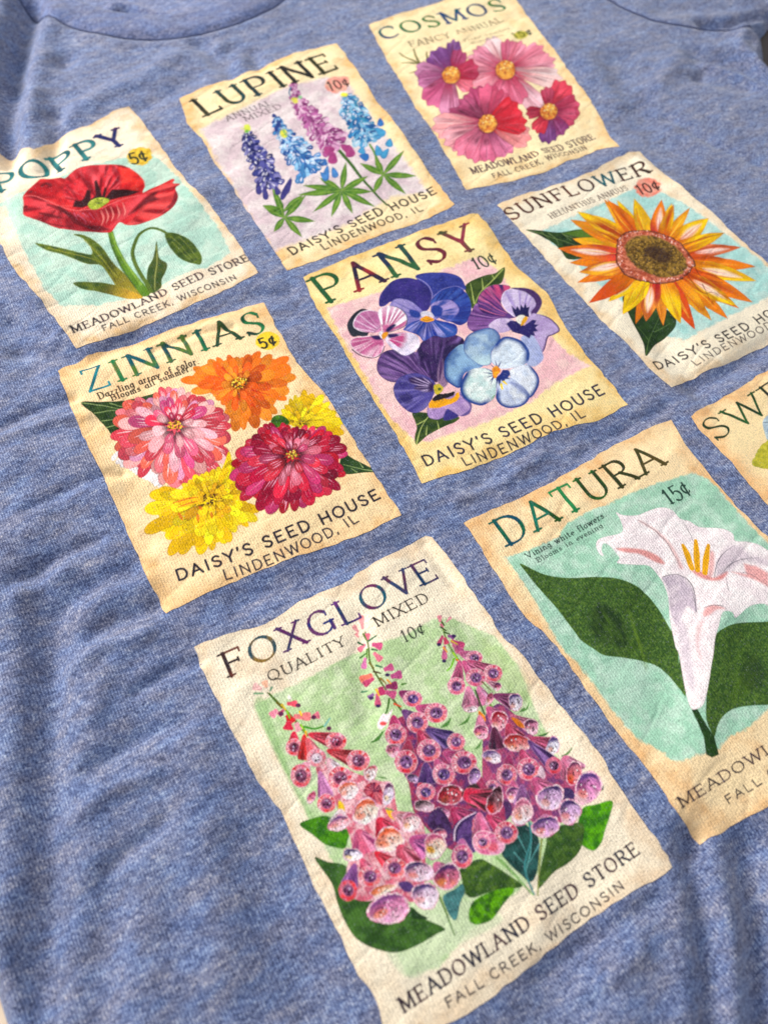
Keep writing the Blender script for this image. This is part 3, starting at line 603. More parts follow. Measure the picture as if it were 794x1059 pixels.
# ================================================================== SUNFLOWER
def sunflower():
    F=fr(500,140,294); a=fr(540,190,140); b=fr(650,190,140); c=fr(590,250,140); g=fr(654,300,140)
    P=Print(F((37,195),(110,165),(200,138),(300,103),(370,62),(435,45),(480,90),(560,150),(620,200),(680,260),(760,330),(794,360))+[(815,288),(850,318),(842,336)]+g((794,320),(540,440),(400,490),(225,572))+[(675,385),(655,363),(631,341),(609,317),(598,305),(579,285),(561,264),(540,241)],.24,(244,232,206),'sunflower')
    P.age((230,196,150),4.5,0.68,(228,190,140),0.43)
    P.group('picture_panel')
    P.fill(F((150,272),(240,232),(330,190),(420,150),(470,150),(560,190),(640,248),(740,325),(800,375),(880,430),(800,450),(700,498),(620,540),(560,572),(500,560),(450,525),(380,460),(300,400),(230,330)),(166,212,204),mot=((190,220,210),8,.8),soft=2,rough=1.5,smooth=False)
    L=(56,84,42);L2=(36,60,34)
    leaf(P,a((20,272),(100,275),(180,285),(240,285),(330,270),(420,290),(420,420),(370,435),(270,445),(230,400),(180,350),(110,310)),L,L2,[a((30,275),(150,310),(280,350),(330,390)),a((150,290),(200,330),(210,370)),a((230,290),(290,340)),a((110,285),(160,330)),a((240,300),(330,330))],vc=(130,150,96),name='leaf')
    P.fill(a((330,270),(420,240),(430,330),(300,310),(240,290)),(104,140,50),alpha=.7,soft=3)
    leaf(P,c((300,335),(340,310),(420,330),(520,380),(600,430),(615,490),(560,560),(490,610),(440,672),(425,600),(380,510),(340,430)),L,(40,66,34),[c((440,660),(460,570),(520,440)),c((455,580),(390,500)),c((490,530),(580,480))],vc=(110,140,80),edge=((34,62,34),1,.5))
    P.group('flower')
    O=b((190,410))[0]  # centre
    cen=F((480,342))[0]
    YL=(250,210,24);OR=(238,138,24);DO=(220,92,28);WH=(250,226,214);GO=(246,180,40)
    T=[ # back ring
     (a((480,95))[0],12,GO,DO,0),(a((555,100))[0],12,YL,OR,0),(b((355,145))[0],10,GO,OR,0),(b((250,120))[0],11,YL,OR,0),
     (b((555,290))[0],14,YL,OR,0),(b((650,375))[0],12,(236,140,90),DO,1),(b((575,790))[0],14,OR,GO,0),(b((640,730))[0],12,OR,DO,0),
     (c((540,490))[0],12,(246,170,60),OR,0),(c((380,480))[0],13,OR,GO,0),(a((325,580))[0],13,OR,DO,0),(a((280,465))[0],14,OR,GO,0),
     (a((298,325))[0],15,GO,YL,0),(a((285,215))[0],15,OR,GO,0),
     # front ring
     (a((325,168))[0],16,YL,DO,0),(a((500,98))[0],13,OR,DO,0),(a((655,92))[0],15,YL,GO,0),(b((190,98))[0],15,OR,(214,70,60),1),
     (b((260,125))[0],12,YL,DO,0),(b((465,205))[0],19,YL,OR,1),(b((552,292))[0],13,YL,OR,0),(b((735,488))[0],13,OR,DO,0),
     (b((740,570))[0],15,YL,OR,1),(b((720,695))[0],15,OR,DO,0),(b((625,715))[0],15,YL,DO,1),(b((480,800))[0],13,GO,OR,0),
     (c((725,512))[0],15,DO,(214,80,40),0),(c((640,478))[0],17,YL,OR,0),(c((440,465))[0],19,(240,160,60),(206,40,50),1),(c((305,425))[0],19,YL,YL,0),
     (c((222,350))[0],15,YL,GO,1),(c((108,358))[0],15,DO,OR,0),(a((335,520))[0],16,GO,(226,90,60),1),(a((210,382))[0],15,OR,(220,70,60),1),
    ]
    for i,(t,w,tip,base,hl) in enumerate(T):
        t=np.array(t);cn=np.array(cen); d=t-cn; L_=np.linalg.norm(d)
        st=tuple(cn+d*.18)
        pts=petal_pts(st,tuple(t),w*1.17,'point',bw=.75,bend=random.uniform(-1,1))
        P.fill(pts,tip,grad=(tuple(cn+d*.72),tuple(cn+d*.36),base),rays=[(cen,tuple(int(x*.82) for x in base),16,.55,10,90)],edge=((186,84,30),.55,.7),n=3,seed=i,var=.06)
        if hl:
            P.fill(petal_pts(tuple(cn+d*.48),tuple(cn+d*.86),w*.42,'leaf'),WH,soft=2.6,alpha=.85,n=3)
            P.stroke([tuple(cn+d*.42),tuple(cn+d*.7)],.4,(210,60,50),.3,mid=1.2,alpha=.6)
        n=np.array([-d[1],d[0]])/L_
        for k in range(3):
            v=random.uniform(-.3,.3)*w
            P.stroke([tuple(cn+d*.38+n*v*.7),tuple(cn+d*.65+n*v),tuple(cn+d*.85+n*v*.5)],.3,random.choice([DO,(216,84,40),(255,226,90)]),.2,mid=.8,alpha=.6)
    for v in [((300,365),(420,325),(550,292)),((380,480),(440,560),(550,580)),((345,540),(430,640),(500,640),(620,715)),((430,590),(470,680))]: P.stroke(b(*v),.9,(120,56,30),.5,alpha=.8)
    for v in [((230,340),(280,300),(340,230)),((420,330),(430,280),(470,240)),((300,210),(320,170),(360,140))]: P.stroke(c(*v),.8,(150,66,30),.4,alpha=.6)
    P.group('seed_head')
    disc=F((370,318),(375,290),(400,270),(450,265),(510,280),(548,300),(590,356),(580,376),(548,404),(500,415),(440,408),(390,385),(368,350))
    P.fill(disc,(178,88,62),edge=((64,36,24),2.6,1.0),mot=((222,140,110),2.2,1.0),rough=1.2)
    r=random.Random(7)
    B=np.array(disc)
    cc=B.mean(0)
    for i in range(230):
        t=r.uniform(0,2*pi); k=r.uniform(.84,.99); R=radius_disc(t) if False else None
        j=r.randrange(len(B)); u=r.random(); p=B[j]*(1-u)+B[(j+1)%len(B)]*u; p=cc+(p-cc)*k
        P.fill(ell(p[0],p[1],r.uniform(.5,1.1),r.uniform(.4,.8),r.uniform(0,180),7),r.choice([(246,190,176),(250,214,204),(190,76,60),(150,60,46),(232,130,100)]),n=1,var=0)
    P.fill(F(*ell(480,339,91,52,22)),(110,84,40),mot=((158,126,56),2.5,.9),soft=2,rough=1.2)
    for i in range(360):
        t=r.uniform(0,2*pi);k=math.sqrt(r.random())*.97
        x=88*k*cos(t);y=50*k*sin(t);q=math.radians(22)
        P.fill(F(*ell(480+x*cos(q)-y*sin(q),338+x*sin(q)+y*cos(q),2.2,1.8,0,6)),r.choice([(186,148,66),(70,54,32),(150,114,52),(54,42,30),(206,166,84)]) if k>.45 else r.choice([(60,40,36),(74,46,40),(50,44,50)]),n=1,var=0,alpha=.9)
    P.fill(F(*ell(488,332,40,20,22)),(66,44,40),soft=4,alpha=.75)
    P.group('price_mark')
    P.fill(F(*ell(457,146,37,27,-8)),(238,142,122),soft=1.5,rough=2,mot=((236,170,150),3,.9))
    line(P,F,'10$',(438,166),(466,159),(496,148),(431,138),cols=((70,46,44),),wt=.12,font='sans')
    P.group('title_lettering')
    br=(84,48,44)
    line(P,F,'SUNFLOWER',(78,239),(266,164),(468,99),(64,202),cols=((br,(120,64,52)),(br,(110,60,50)),br,(br,(120,76,70)),((120,64,50),br),((70,60,70),br),((30,110,120),(50,90,100)),((60,64,66),br),(br,(70,60,56))),wt=.18,thin=.5)
    P.group('variety_lettering')
    line(P,F,'HELIANTHUS ANNUUS',(189,234),(300,190),(405,152),(182,214),cols=((92,66,62),),wt=.14,alpha=.95)
    P.group('shop_lettering')
    line(P,g,"DAISY'S SEED HOUSE",(142,468),(560,286),(970,72),(108,410),cols=((64,56,56),),wt=.14,font='sans')
    line(P,g,'LINDENWOOD, IL',(366,448),(650,304),(935,158),(336,404),cols=((76,62,62),),wt=.11,font='sans')
    return P
packets.append((sunflower,'sunflower seed packet print with one large yellow and orange bloom'))
# ================================================================== PANSY
def pansy():
    F=fr(300,210,360); a=fr(350,270,140); b=fr(450,270,140); c=fr(370,330,140); d=fr(450,320,140)
    P=Print(F((30,170),(120,130),(220,92),(330,52),(428,25),(470,80),(520,150),(590,212),(625,280),(670,342),(725,405),(770,460),(690,500),(600,520),(520,562),(400,610),(300,640),(260,560),(210,480),(160,400),(120,330),(60,240)),.22,(250,226,164),'pansy')
    P.age((236,192,112),7,0.82,(238,196,120),0.49)
    P.group('picture_panel')
    P.fill(F((85,240),(200,205),(330,160),(430,122),(470,150),(530,230),(580,290),(630,340),(682,372),(600,415),(555,450),(450,500),(330,540),(290,548),(220,480),(170,390),(120,310)),(244,204,198),mot=((236,184,188),8,.8),soft=2.5,rough=2,smooth=False)
    LG=(76,96,44);L2=(48,74,36)
    leaf(P,b((405,38),(400,100),(380,135),(330,145),(290,165),(262,210),(245,265),(215,280),(200,230),(172,160),(205,120),(290,85),(350,72)),LG,L2,[b((395,50),(330,120),(260,190),(225,275)),b((280,165),(272,100)),b((228,250),(205,130)),b((345,105),(330,80))],vc=(176,190,110),vw=1.5,edge=((120,140,70),.8,.6))
    leaf(P,c((320,550),(400,550),(470,560),(590,575),(570,605),(520,625),(450,660),(400,690),(343,738),(333,690),(345,640),(335,600)),LG,L2,[c((343,735),(370,640),(420,560)),c((400,680),(405,625)),c((475,645),(465,600)),c((345,620),(385,600),(410,580))],vc=(178,190,116),vw=1.4,edge=((110,130,60),.8,.5))
    # plum pansy (lower left)
    P.group('flower','dark plum pansy bloom with yellow and black throat')
    PU=(84,58,116);PD=(56,38,90)
    P.fill(c((120,235),(160,190),(240,178),(340,195),(420,260),(450,360),(380,350),(300,340),(220,372),(150,350),(112,300)),(96,66,124),mot=((116,84,146),7,.7),rays=[(c((450,390))[0],(150,116,172),26,.8,8,60),(c((450,390))[0],PD,20,.6,0,99)],edge=(PD,1,.5))
    P.fill(c((340,200),(380,130),(450,98),(540,90),(600,105),(625,140),(600,190),(520,240),(480,350),(450,370),(400,310),(350,260)),(84,56,112),mot=(PD,8,.8),rays=[(c((450,420))[0],(128,100,160),22,.8,18,99),(c((450,420))[0],(48,32,80),24,.8,4,99)],edge=(PD,1,.5))
    P.fill(c((520,160),(620,150),(640,230),(560,330),(500,400),(470,330),(490,230)),(50,38,84),alpha=.9,soft=3)
    P.fill(c((480,250),(500,240),(510,340),(520,390),(480,400),(465,340)),(170,138,170),alpha=.8,soft=2,rays=[(c((470,420))[0],(90,60,110),20,.7)])
    P.fill(c((212,390),(250,340),(330,318),(410,340),(455,380),(450,430),(410,510),(350,550),(290,540),(230,480),(210,430)),(92,84,156),mot=((70,62,132),7,.8),rays=[(c((460,410))[0],(140,130,190),14,.5,14,60)],edge=((60,56,120),1,.6))
    P.fill(c((300,350),(340,342),(400,352),(440,380),(440,420),(400,430),(330,410),(350,390),(310,375)),(60,34,84),soft=2,alpha=.9,rays=[(c((460,405))[0],(200,180,216),18,.9,6,26)])
    P.fill(c((240,450),(300,440),(320,480),(280,500)),(52,46,106),soft=3,alpha=.7)
    P.fill(c((405,540),(415,500),(440,470),(520,460),(600,430),(640,470),(662,515),(640,560),(590,570),(520,570),(470,590),(420,580)),(172,142,192),mot=((196,166,206),6,.8),edge=((112,88,160),1.1,.7))
    P.fill(c((500,590),(520,530),(550,540),(590,570),(540,592)),(72,64,140),soft=1.5)
    P.fill(c((595,440),(650,470),(668,515),(650,560),(600,570),(660,520)),(80,70,140),soft=1,alpha=.8)
    P.fill(c((420,520),(425,480),(470,460),(540,470),(588,432),(592,470),(540,500),(470,522)),(244,176,36),rough=.8,soft=.8)
    P.fill(c((436,480),(470,440),(520,440),(560,425),(565,445),(520,465),(470,480)),(40,34,44),rough=1.4,soft=.8)
    for i in range(6): P.stroke(c((450+i*20,470-i*6),(455+i*20,492-i*7)),1.2,(60,40,40),.3,alpha=.8)
    P.fill(c((445,395),(470,380),(500,405),(490,430),(455,440)),(198,180,60),rough=.8); P.fill(c(*ell(478,412,10,9)),(90,110,50))
    # blue pansy (top)
    P.group('flower','royal blue pansy bloom at the top')
    P.fill(a((450,95),(500,72),(580,68),(660,75),(710,95),(735,130),(740,170),(650,170),(560,210),(530,240),(520,170)),(66,76,158),mot=((52,62,140),7,.8),edge=((44,48,124),1,.5))
    P.fill(a((238,262),(245,200),(290,140),(340,108),(420,100),(500,130),(545,190),(545,240),(520,290),(460,300),(380,260),(310,240),(270,265)),(56,50,124),mot=((72,60,140),6,.8),edge=((60,70,150),1.2,.6))
    P.stroke(a((455,100),(510,130),(548,190),(540,250)),1.2,(160,150,206),.8,alpha=.8)
    P.stroke(a((560,208),(620,165),(690,150),(738,170)),1.4,(160,152,208),.8,alpha=.8)
    P.fill(a((540,240),(570,200),(620,165),(690,150),(740,180),(770,230),(778,290),(760,350),(710,378),(660,360),(600,340),(550,310)),(56,82,164),mot=((74,106,184),7,.8),rays=[(a((515,330))[0],(44,60,140),18,.7,20,60)],edge=((44,64,148),1.2,.6))
    P.fill(a((300,260),(340,222),(420,235),(480,280),(500,320),(470,350),(400,390),(380,330),(330,290)),(150,138,196),mot=((170,158,208),5,.7),rays=[(a((505,330))[0],(96,90,168),14,.6,4,50)],edge=((70,84,160),1,.5))
    P.fill(a((415,290),(450,290),(480,310),(470,335),(425,325)),(50,74,156),soft=1.5)
    P.fill(a((540,262),(590,235),(650,230),(690,255),(705,290),(680,330),(640,358),(600,330),(560,345)),(176,160,210),mot=((154,140,200),5,.7),rays=[(a((520,320))[0],(70,90,170),12,.75,6,30)],soft=1)
    P.fill(a((550,265),(600,270),(610,310),(580,330),(540,320)),(46,72,156),soft=1.5,rough=1)
    P.fill(a((380,400),(430,360),(490,345),(560,345),(640,360),(690,380),(690,430),(620,450),(560,440),(500,470),(470,440),(400,412)),(60,96,176),rays=[(a((520,320))[0],(170,164,216),16,1.2,7,32),(a((520,320))[0],(36,60,150),14,.6,0,60)],edge=((50,80,164),1.2,.7))
    for i in range(11):
        t=math.radians(20+i*14); P.stroke([a((520+40*cos(t),335+25*sin(t)))[0],a((520+105*cos(t),335+100*sin(t)))[0]],.5,(38,50,136),.3,mid=1.1,alpha=.8)
    P.fill(a((480,310),(500,295),(540,300),(560,330),(530,325),(500,335)),(226,220,232),soft=.8)
    P.fill(a((480,345),(515,322),(562,345),(540,357),(510,360)),(240,168,40),rough=.6); P.stroke(a((495,345),(520,350),(555,340)),.7,(120,90,40),.4)
    # pink small pansy
    P.group('flower','small pink and white pansy bloom on the left')
    wr=(238,226,236)
    P.fill(a((50,380),(80,320),(130,283),(175,288),(200,330),(170,438),(120,440),(78,442)),(52,58,70))
    P.fill(a((85,380),(100,330),(140,295),(200,290),(240,310),(245,370),(248,410),(190,420),(120,410)),(184,110,156),mot=((206,140,178),6,.7),rays=[(a((262,430))[0],(230,196,220),16,.8,6,60)],edge=(wr,1.3,.9,(-1,-.3)))
    P.fill(a((232,300),(260,270),(320,265),(370,285),(402,325),(400,370),(370,395),(300,420),(262,425),(245,360)),(196,110,152),rays=[(a((268,425))[0],(248,238,244),15,1.4,9,60)],edge=[((40,52,84),1.1,.9,(1,.1)),(wr,1.8,.6)],grad=(a((300,340))[0],a((300,275))[0],(228,200,216),.7))
    P.fill(a((280,400),(320,372),(335,380),(290,420)),(50,40,96),soft=1.5)
    P.fill(a((70,470),(100,450),(180,440),(250,450),(268,480),(260,530),(220,562),(170,560),(110,535),(75,500)),(204,114,158),mot=((188,92,140),6,.7),rays=[(a((262,440))[0],(240,200,216),14,.7,10,60)],edge=(wr,1.2,.8))
    P.stroke(a((80,520),(130,555),(205,570),(250,545),(270,500)),1.2,(44,60,84),.7)
    P.fill(a((190,440),(240,438),(255,460),(215,462)),(60,40,100),soft=1.5)
    P.fill(a((275,465),(300,430),(360,420),(430,425),(470,455),(475,500),(440,535),(390,555),(340,530),(300,500)),(238,226,238),mot=((214,206,228),6,.6),rays=[(a((268,445))[0],(198,84,140),12,1.3,4,22)])
    P.stroke(a((280,470),(330,530),(400,556),(450,530)),.6,(150,140,176),.5,alpha=.6)
    P.fill(a((290,430),(340,428),(350,440),(300,452)),(54,38,96),soft=1.5)
    P.fill(a((235,425),(255,412),(262,440),(250,455)),wr); P.fill(a((252,440),(262,422),(290,418),(285,440),(262,460)),(234,160,44))
    # purple-pink pansy right
    P.group('flower','magenta and lilac pansy bloom on the right')
    P.fill(b((185,370),(215,290),(245,250),(300,310),(400,330),(440,335),(380,380),(300,410),(220,415)),(140,92,158),rays=[(b((480,345))[0],(96,58,126),22,.8,8,60),(b((480,345))[0],(176,130,186),18,.5,8,60)])
    P.fill(b((248,250),(255,205),(300,160),(350,140),(440,150),(400,200),(385,250),(420,300),(470,330),(400,338),(310,320),(262,290)),(104,68,138),grad=(b((340,290))[0],b((400,160))[0],(206,84,132)),rays=[(b((480,345))[0],(74,44,108),24,.9,8,60),(b((480,345))[0],(214,120,160),20,.5,10,60)],edge=((74,48,110),.9,.7))
    P.fill(b((385,230),(400,185),(440,165),(510,165),(570,180),(612,215),(622,250),(600,300),(560,325),(520,310),(470,330),(430,305),(400,270)),(196,176,214),mot=((214,200,226),6,.8),rays=[(b((500,340))[0],(160,140,196),14,.5,10,50)],edge=[((236,224,238),1.2,.7)])
    P.fill(b((440,160),(520,158),(590,185),(625,240),(600,300),(570,325),(560,300),(588,260),(570,215),(520,180)),(86,58,112),soft=1)
    P.fill(b((445,262),(470,285),(480,265),(495,290),(500,255),(515,275),(528,248),(535,275),(552,268),(545,300),(550,330),(500,325),(470,330),(455,300)),(40,36,92),smooth=False,soft=.8)
    P.fill(b((310,380),(350,345),(400,335),(450,345),(470,370),(450,400),(400,420),(360,420),(330,400)),(214,196,222),mot=((190,170,208),5,.7),edge=((150,126,180),.8,.6))
    P.fill(b((560,315),(600,312),(660,330),(710,370),(728,410),(690,435),(660,450),(640,520),(620,537),(600,510),(560,480),(520,400)),(196,176,214),mot=((178,154,200),6,.7),edge=[((84,54,110),2.0,.95,(1,.1)),((120,84,146),.8,.6)])
    P.fill(b((500,450),(560,430),(600,480),(628,540),(630,580),(580,620),(530,600),(520,520)),(176,184,216),soft=1.5,mot=((160,170,210),6,.6))
    P.fill(b((415,370),(440,350),(480,355),(520,380),(570,345),(592,350),(580,372),(605,375),(585,392),(600,412),(575,415),(585,440),(560,435),(550,455),(525,440),(500,430),(450,415)),(52,44,110),smooth=False,soft=.8)
    P.fill(b((470,345),(490,320),(520,320),(530,345),(500,372)),(232,228,216)); P.fill(b((500,380),(510,345),(530,325),(540,340),(520,370)),(240,180,50))
    # white-blue pansy
    P.group('flower','white and sky blue pansy bloom in front')
    BL=(44,78,148)
    P.fill(d((50,340),(60,290),(100,240),(165,205),(230,260),(280,330),(230,350),(170,380),(145,460),(90,440),(55,400)),(110,146,194),mot=((150,184,214),8,.9),edge=[(BL,4.6,.85,(-1,.2))])
    P.fill(d((165,230),(180,165),(230,130),(300,110),(350,120),(380,160),(370,200),(330,250),(325,320),(270,330),(215,300),(180,270)),(136,164,200),mot=((174,196,214),8,.9),edge=[((60,96,160),1.4,.8),(BL,3.8,.6,(0,-1))],grad=(d((280,240))[0],d((300,320))[0],(196,222,226),.8))
    P.fill(d((325,300),(335,240),(365,190),(410,160),(470,170),(520,200),(550,250),(545,300),(520,325),(470,340),(400,350),(350,330)),(222,230,238),mot=((200,214,228),8,.6),edge=[(BL,6.1,.95,(.6,-.8)),((120,150,200),1,.6)])
    P.fill(d((520,325),(560,335),(600,385),(608,430),(590,480),(550,520),(500,460),(440,400),(440,355)),(230,234,242),mot=((206,216,232),6,.6),edge=[(BL,4.2,.95,(1,.3)),((150,170,206),.6,.5)])
    P.fill(d((355,520),(360,470),(355,420),(400,390),(470,420),(548,495),(540,540),(500,570),(430,580),(380,560)),(206,214,232),mot=((230,234,240),7,.8),rays=[(d((360,390))[0],(160,170,206),12,.7,12,60)],edge=[(BL,4.6,.9,(0,1)),((130,156,204),.8,.6)])
    P.fill(d((145,470),(155,420),(190,365),(240,345),(310,350),(350,380),(358,440),(350,510),(300,555),(260,565),(200,545),(160,510)),(228,236,232),mot=((190,214,212),7,.8),edge=[(BL,5.7,.95,(-1,.3)),((120,150,190),.8,.6)])
    P.fill(d((395,355),(430,358),(440,380),(425,400),(440,410),(410,410),(400,430),(385,415),(375,450),(365,420),(358,455),(355,400),(380,380)),(44,60,130),smooth=False,soft=1)
    for v in [((340,370),(290,345)),((335,380),(280,370)),((335,390),(300,400)),((340,400),(315,425)),((360,335),(350,300)),((370,335),(385,305)),((345,345),(320,320)),((395,365),(440,350)),((400,380),(445,390)),((340,395),(325,440))]:
        P.stroke(d(*v),1.5,(50,62,130),.3,alpha=.85)
    P.fill(d((335,375),(332,350),(355,332),(375,345),(382,365),(365,385),(355,405),(340,400)),(246,176,50),mot=((226,140,40),3,.7))
    P.stroke(d((385,440),(392,468)),2.2,(240,216,60),1.6); P.stroke(d((400,425),(418,440)),2.2,(240,210,60),1.4); P.stroke(d((345,505),(330,530)),1,(130,170,110),.5)
    P.group('price_mark')
    line(P,F,'10$',(424,152),(450,145),(476,134),(412,126),cols=((54,72,62),),wt=.13)
    P.group('title_lettering')
    line(P,F,'PANSY',(82,230),(263,160),(440,101),(52,165),cols=(((40,96,60),(50,120,60)),((160,50,60),(50,40,70)),((60,110,70),(40,60,90)),((96,40,70),(130,50,60)),((80,90,60),(150,60,80))),wt=.15,thin=.4)
    P.group('shop_lettering')
    line(P,F,"DAISY'S SEED HOUSE",(308,601),(513,524),(718,434),(296,570),cols=(INK,(46,44,76)),wt=.13,font='sans')
    line(P,F,'LINDENWOOD, IL',(398,600),(540,548),(674,486),(387,575),cols=(INK,),wt=.12,font='sans')
    return P
packets.append((pansy,'pansy seed packet print with five purple, blue and white blooms'))

# ================================================================== ZINNIAS
def zin(P,c,bnd,pals,rings,w,streak,cc,outline=None,seed=1,label=None,oa=.6,sa=.8,sw=.8,cr=5.5):
    P.group('flower',label); rr=radius_fn(c,bnd); r=random.Random(seed); random.seed(seed)
    cn=np.array(c)
    B=np.array(bnd,float); P.fill([tuple(cn+(p-cn)*.86) for p in B],pals[0][0],var=.2)
    for k,(f0,f1,n) in enumerate(rings):
        ph=r.uniform(0,6)
        order=list(range(n)); r.shuffle(order)
        for i in order:
            t=ph+2*pi*i/n+r.uniform(-.07,.07); R=rr(t)*f1*r.uniform(.93,1.04); R0=rr(t)*f0
            dv=np.array([cos(t),sin(t)]); pal=pals[min(k,len(pals)-1)]
            col=r.choice(pal); q_=r.uniform(.84,1.13); col=tuple(int(min(255,v*q_)) for v in col); ww=w*(.5+.5*f1)*r.uniform(.55,.88)*(rr(t+.01)+10)/40
            o=tuple(int(x*.52) for x in col) if outline is None else outline
            petal(P,tuple(cn+dv*R0),tuple(cn+dv*R),ww,col,'round',basec=tuple(int(x*.45) for x in col),streak=streak,ns=r.choice([1,2,3]),outline=o,ow=.6,oa=oa,sa=sa*r.uniform(.4,1),sw=sw,bend=r.uniform(-1,1),seed=i)
    for i in range(46):
        t=r.uniform(0,2*pi);q=cr*math.sqrt(r.random())
        P.fill(ell(c[0]+q*1.15*cos(t),c[1]+q*.72*sin(t),1.1,.9,r.uniform(0,180),7),r.choice(cc),n=1,var=0)
def zinnias():
    F=fr(50,300,370); a=fr(80,380,160); b=fr(180,350,160); c=fr(230,400,160); d=fr(130,450,160)
    P=Print(F((22,180),(90,145),(200,118),(300,80),(400,50),(478,28),(510,90),(550,160),(620,238),(650,290),(700,370),(745,440),(783,500),(700,540),(620,570),(520,602),(400,652),(262,718),(220,640),(170,520),(130,430),(90,350),(50,260)),.21,(248,218,168),'zinnias')
    P.age((232,184,124),6,0.73,(226,176,122),0.54)
    leaf(P,a((20,182),(110,178),(200,175),(300,160),(420,135),(400,200),(300,260),(200,355),(150,310),(95,250)),(62,88,42),(40,66,34),[a((25,183),(120,195),(220,215),(300,230)),a((90,235),(180,222),(240,225)),a((130,275),(200,268)),a((170,185),(260,210)),a((150,310),(230,290))],vc=(150,170,110),vw=1.3,edge=((44,70,36),.7,.5))
    leaf(P,c((785,436),(720,442),(640,450),(600,420),(620,345),(680,375),(740,405)),(62,90,46),(40,70,36),[c((780,434),(700,420),(620,400)),c((720,415),(700,385)),c((690,440),(660,420))],vc=(160,180,120),vw=1.2,edge=((40,70,40),.7,.5))
    Y=[(246,212,20),(250,224,40),(236,192,20)]
    zin(P,c((400,190))[0],c((290,150),(330,72),(420,20),(480,30),(530,60),(600,130),(640,190),(622,252),(560,248),(480,220),(350,200)),[Y,Y],[(.3,1,22),(.15,.75,16),(.05,.5,10)],8,(190,150,30),[(120,90,30)],outline=(176,132,26),seed=3,label='half hidden yellow zinnia bloom on the right',cr=.1,oa=.75,sw=.5)
    for v in [((380,20),(450,60),(540,80)),((410,120),(480,150),(560,150)),((440,90),(520,110),(600,140)),((340,90),(390,120))]: P.stroke(c(*v),.7,(110,90,30),.3,alpha=.7)
    leaf(P,c((250,175),(270,150),(310,150),(345,185),(300,215),(262,215)),(96,150,30),(60,100,30),[c((255,180),(300,170),(335,185))],vc=(40,70,30),vw=.8)
    zin(P,b((335,230))[0],b((90,250),(45,215),(80,160),(150,110),(200,100),(240,98),(290,78),(350,90),(420,62),(470,82),(540,85),(640,130),(630,200),(610,270),(560,330),(510,400),(430,450),(350,468),(290,455),(240,345),(180,290),(100,285)),[[(240,140,40),(244,152,50),(236,122,32)],[(238,126,34),(244,150,46),(230,108,30)],[(244,150,44),(226,100,30)]],[(.3,1,24),(.2,.84,20),(.15,.62,16),(.1,.4,11)],9.5,(250,180,90),[(240,200,50),(90,60,30),(250,220,90),(110,50,30)],outline=(200,84,24),seed=4,label='orange zinnia bloom at the top',oa=.5,sa=.5,cr=8)
    for v in [((250,150),(270,175)),((400,340),(420,360)),((330,310),(355,330)),((470,230),(510,245)),((400,265),(490,290))]: P.stroke(b(*v),2.2,(206,60,30),.4,alpha=.7)
    # white petals under the pink bloom
    P.group('flower','coral pink zinnia bloom with white lower petals')
    for i in range(26):
        t=random.uniform(0,1); px,py=a((180+260*t,440+150*t))[0]
        ang=math.radians(random.uniform(100,160)); 
        petal(P,(px+4,py-6),(px+cos(ang)*random.uniform(4,8),py+sin(ang)*random.uniform(3,7)+2),5,(246,238,236),'round',outline=(222,206,206),oa=.5)
    PK=[(224,88,104),(236,126,134),(246,176,172),(216,76,90),(232,160,190),(238,112,92)]
    zin(P,a((500,300))[0],a((160,400),(175,300),(210,230),(260,170),(330,160),(400,130),(440,100),(490,95),(560,110),(620,150),(700,150),(740,210),(794,250),(800,330),(790,440),(760,520),(680,575),(600,600),(530,640),(460,630),(400,560),(300,560),(240,510),(190,450)),[PK,PK,[(222,80,96),(236,110,96),(240,170,180),(216,90,140)],[(246,180,184),(214,70,110),(230,110,140),(226,60,90)]],[(.4,1,32),(.28,.88,27),(.16,.74,19),(.12,.55,13),(.1,.36,8)],10,(252,226,226),[(240,200,50),(90,60,24),(214,170,40),(120,80,30),(250,224,90)],seed=6,label='coral pink zinnia bloom with white lower petals',oa=.7,sa=.95,sw=1.3,cr=6.5)
    zin(P,d((445,325))[0],d((100,365),(150,275),(230,290),(300,250),(360,200),(430,185),(500,150),(545,45),(570,150),(600,290),(695,400),(640,470),(580,500),(520,570),(430,600),(330,610),(240,632),(215,570),(170,530),(110,510),(130,440)),[Y,Y,Y,[(240,200,30),(236,180,30)]],[(.35,1,28),(.25,.86,24),(.2,.68,19),(.15,.5,13),(.08,.32,8)],9.5,(196,156,30),[(70,44,24),(200,150,30),(110,60,30),(240,200,40)],outline=(170,128,24),seed=8,label='yellow zinnia bloom at the bottom',oa=.8,sw=.5,sa=.7,cr=8.5)
    for v,w in [(((245,350),(330,325),(370,320)),3),(((270,370),(330,350),(370,340)),2.5),(((275,405),(295,440)),5),(((370,410),(375,450)),5),(((440,400),(445,430)),4),(((380,370),(395,385)),4)]: P.stroke(d(*v),w*.5,(222,110,40),.4,mid=w*.7,alpha=.75)
    for i in range(46):
        t=random.uniform(0,2*pi);R=random.uniform(.3,.95);p=d((400+270*R*cos(t),400+190*R*sin(t)))[0];u=t+random.uniform(-.9,.9)
        P.stroke([p,(p[0]+2*cos(u),p[1]+2*sin(u)),(p[0]+3.5*cos(u+.6),p[1]+3.5*sin(u+.6))],.6,(130,94,24),.3,alpha=.75)
    CR=[(196,30,56),(176,24,66),(206,44,74),(150,20,60),(214,60,84),(190,60,110)]
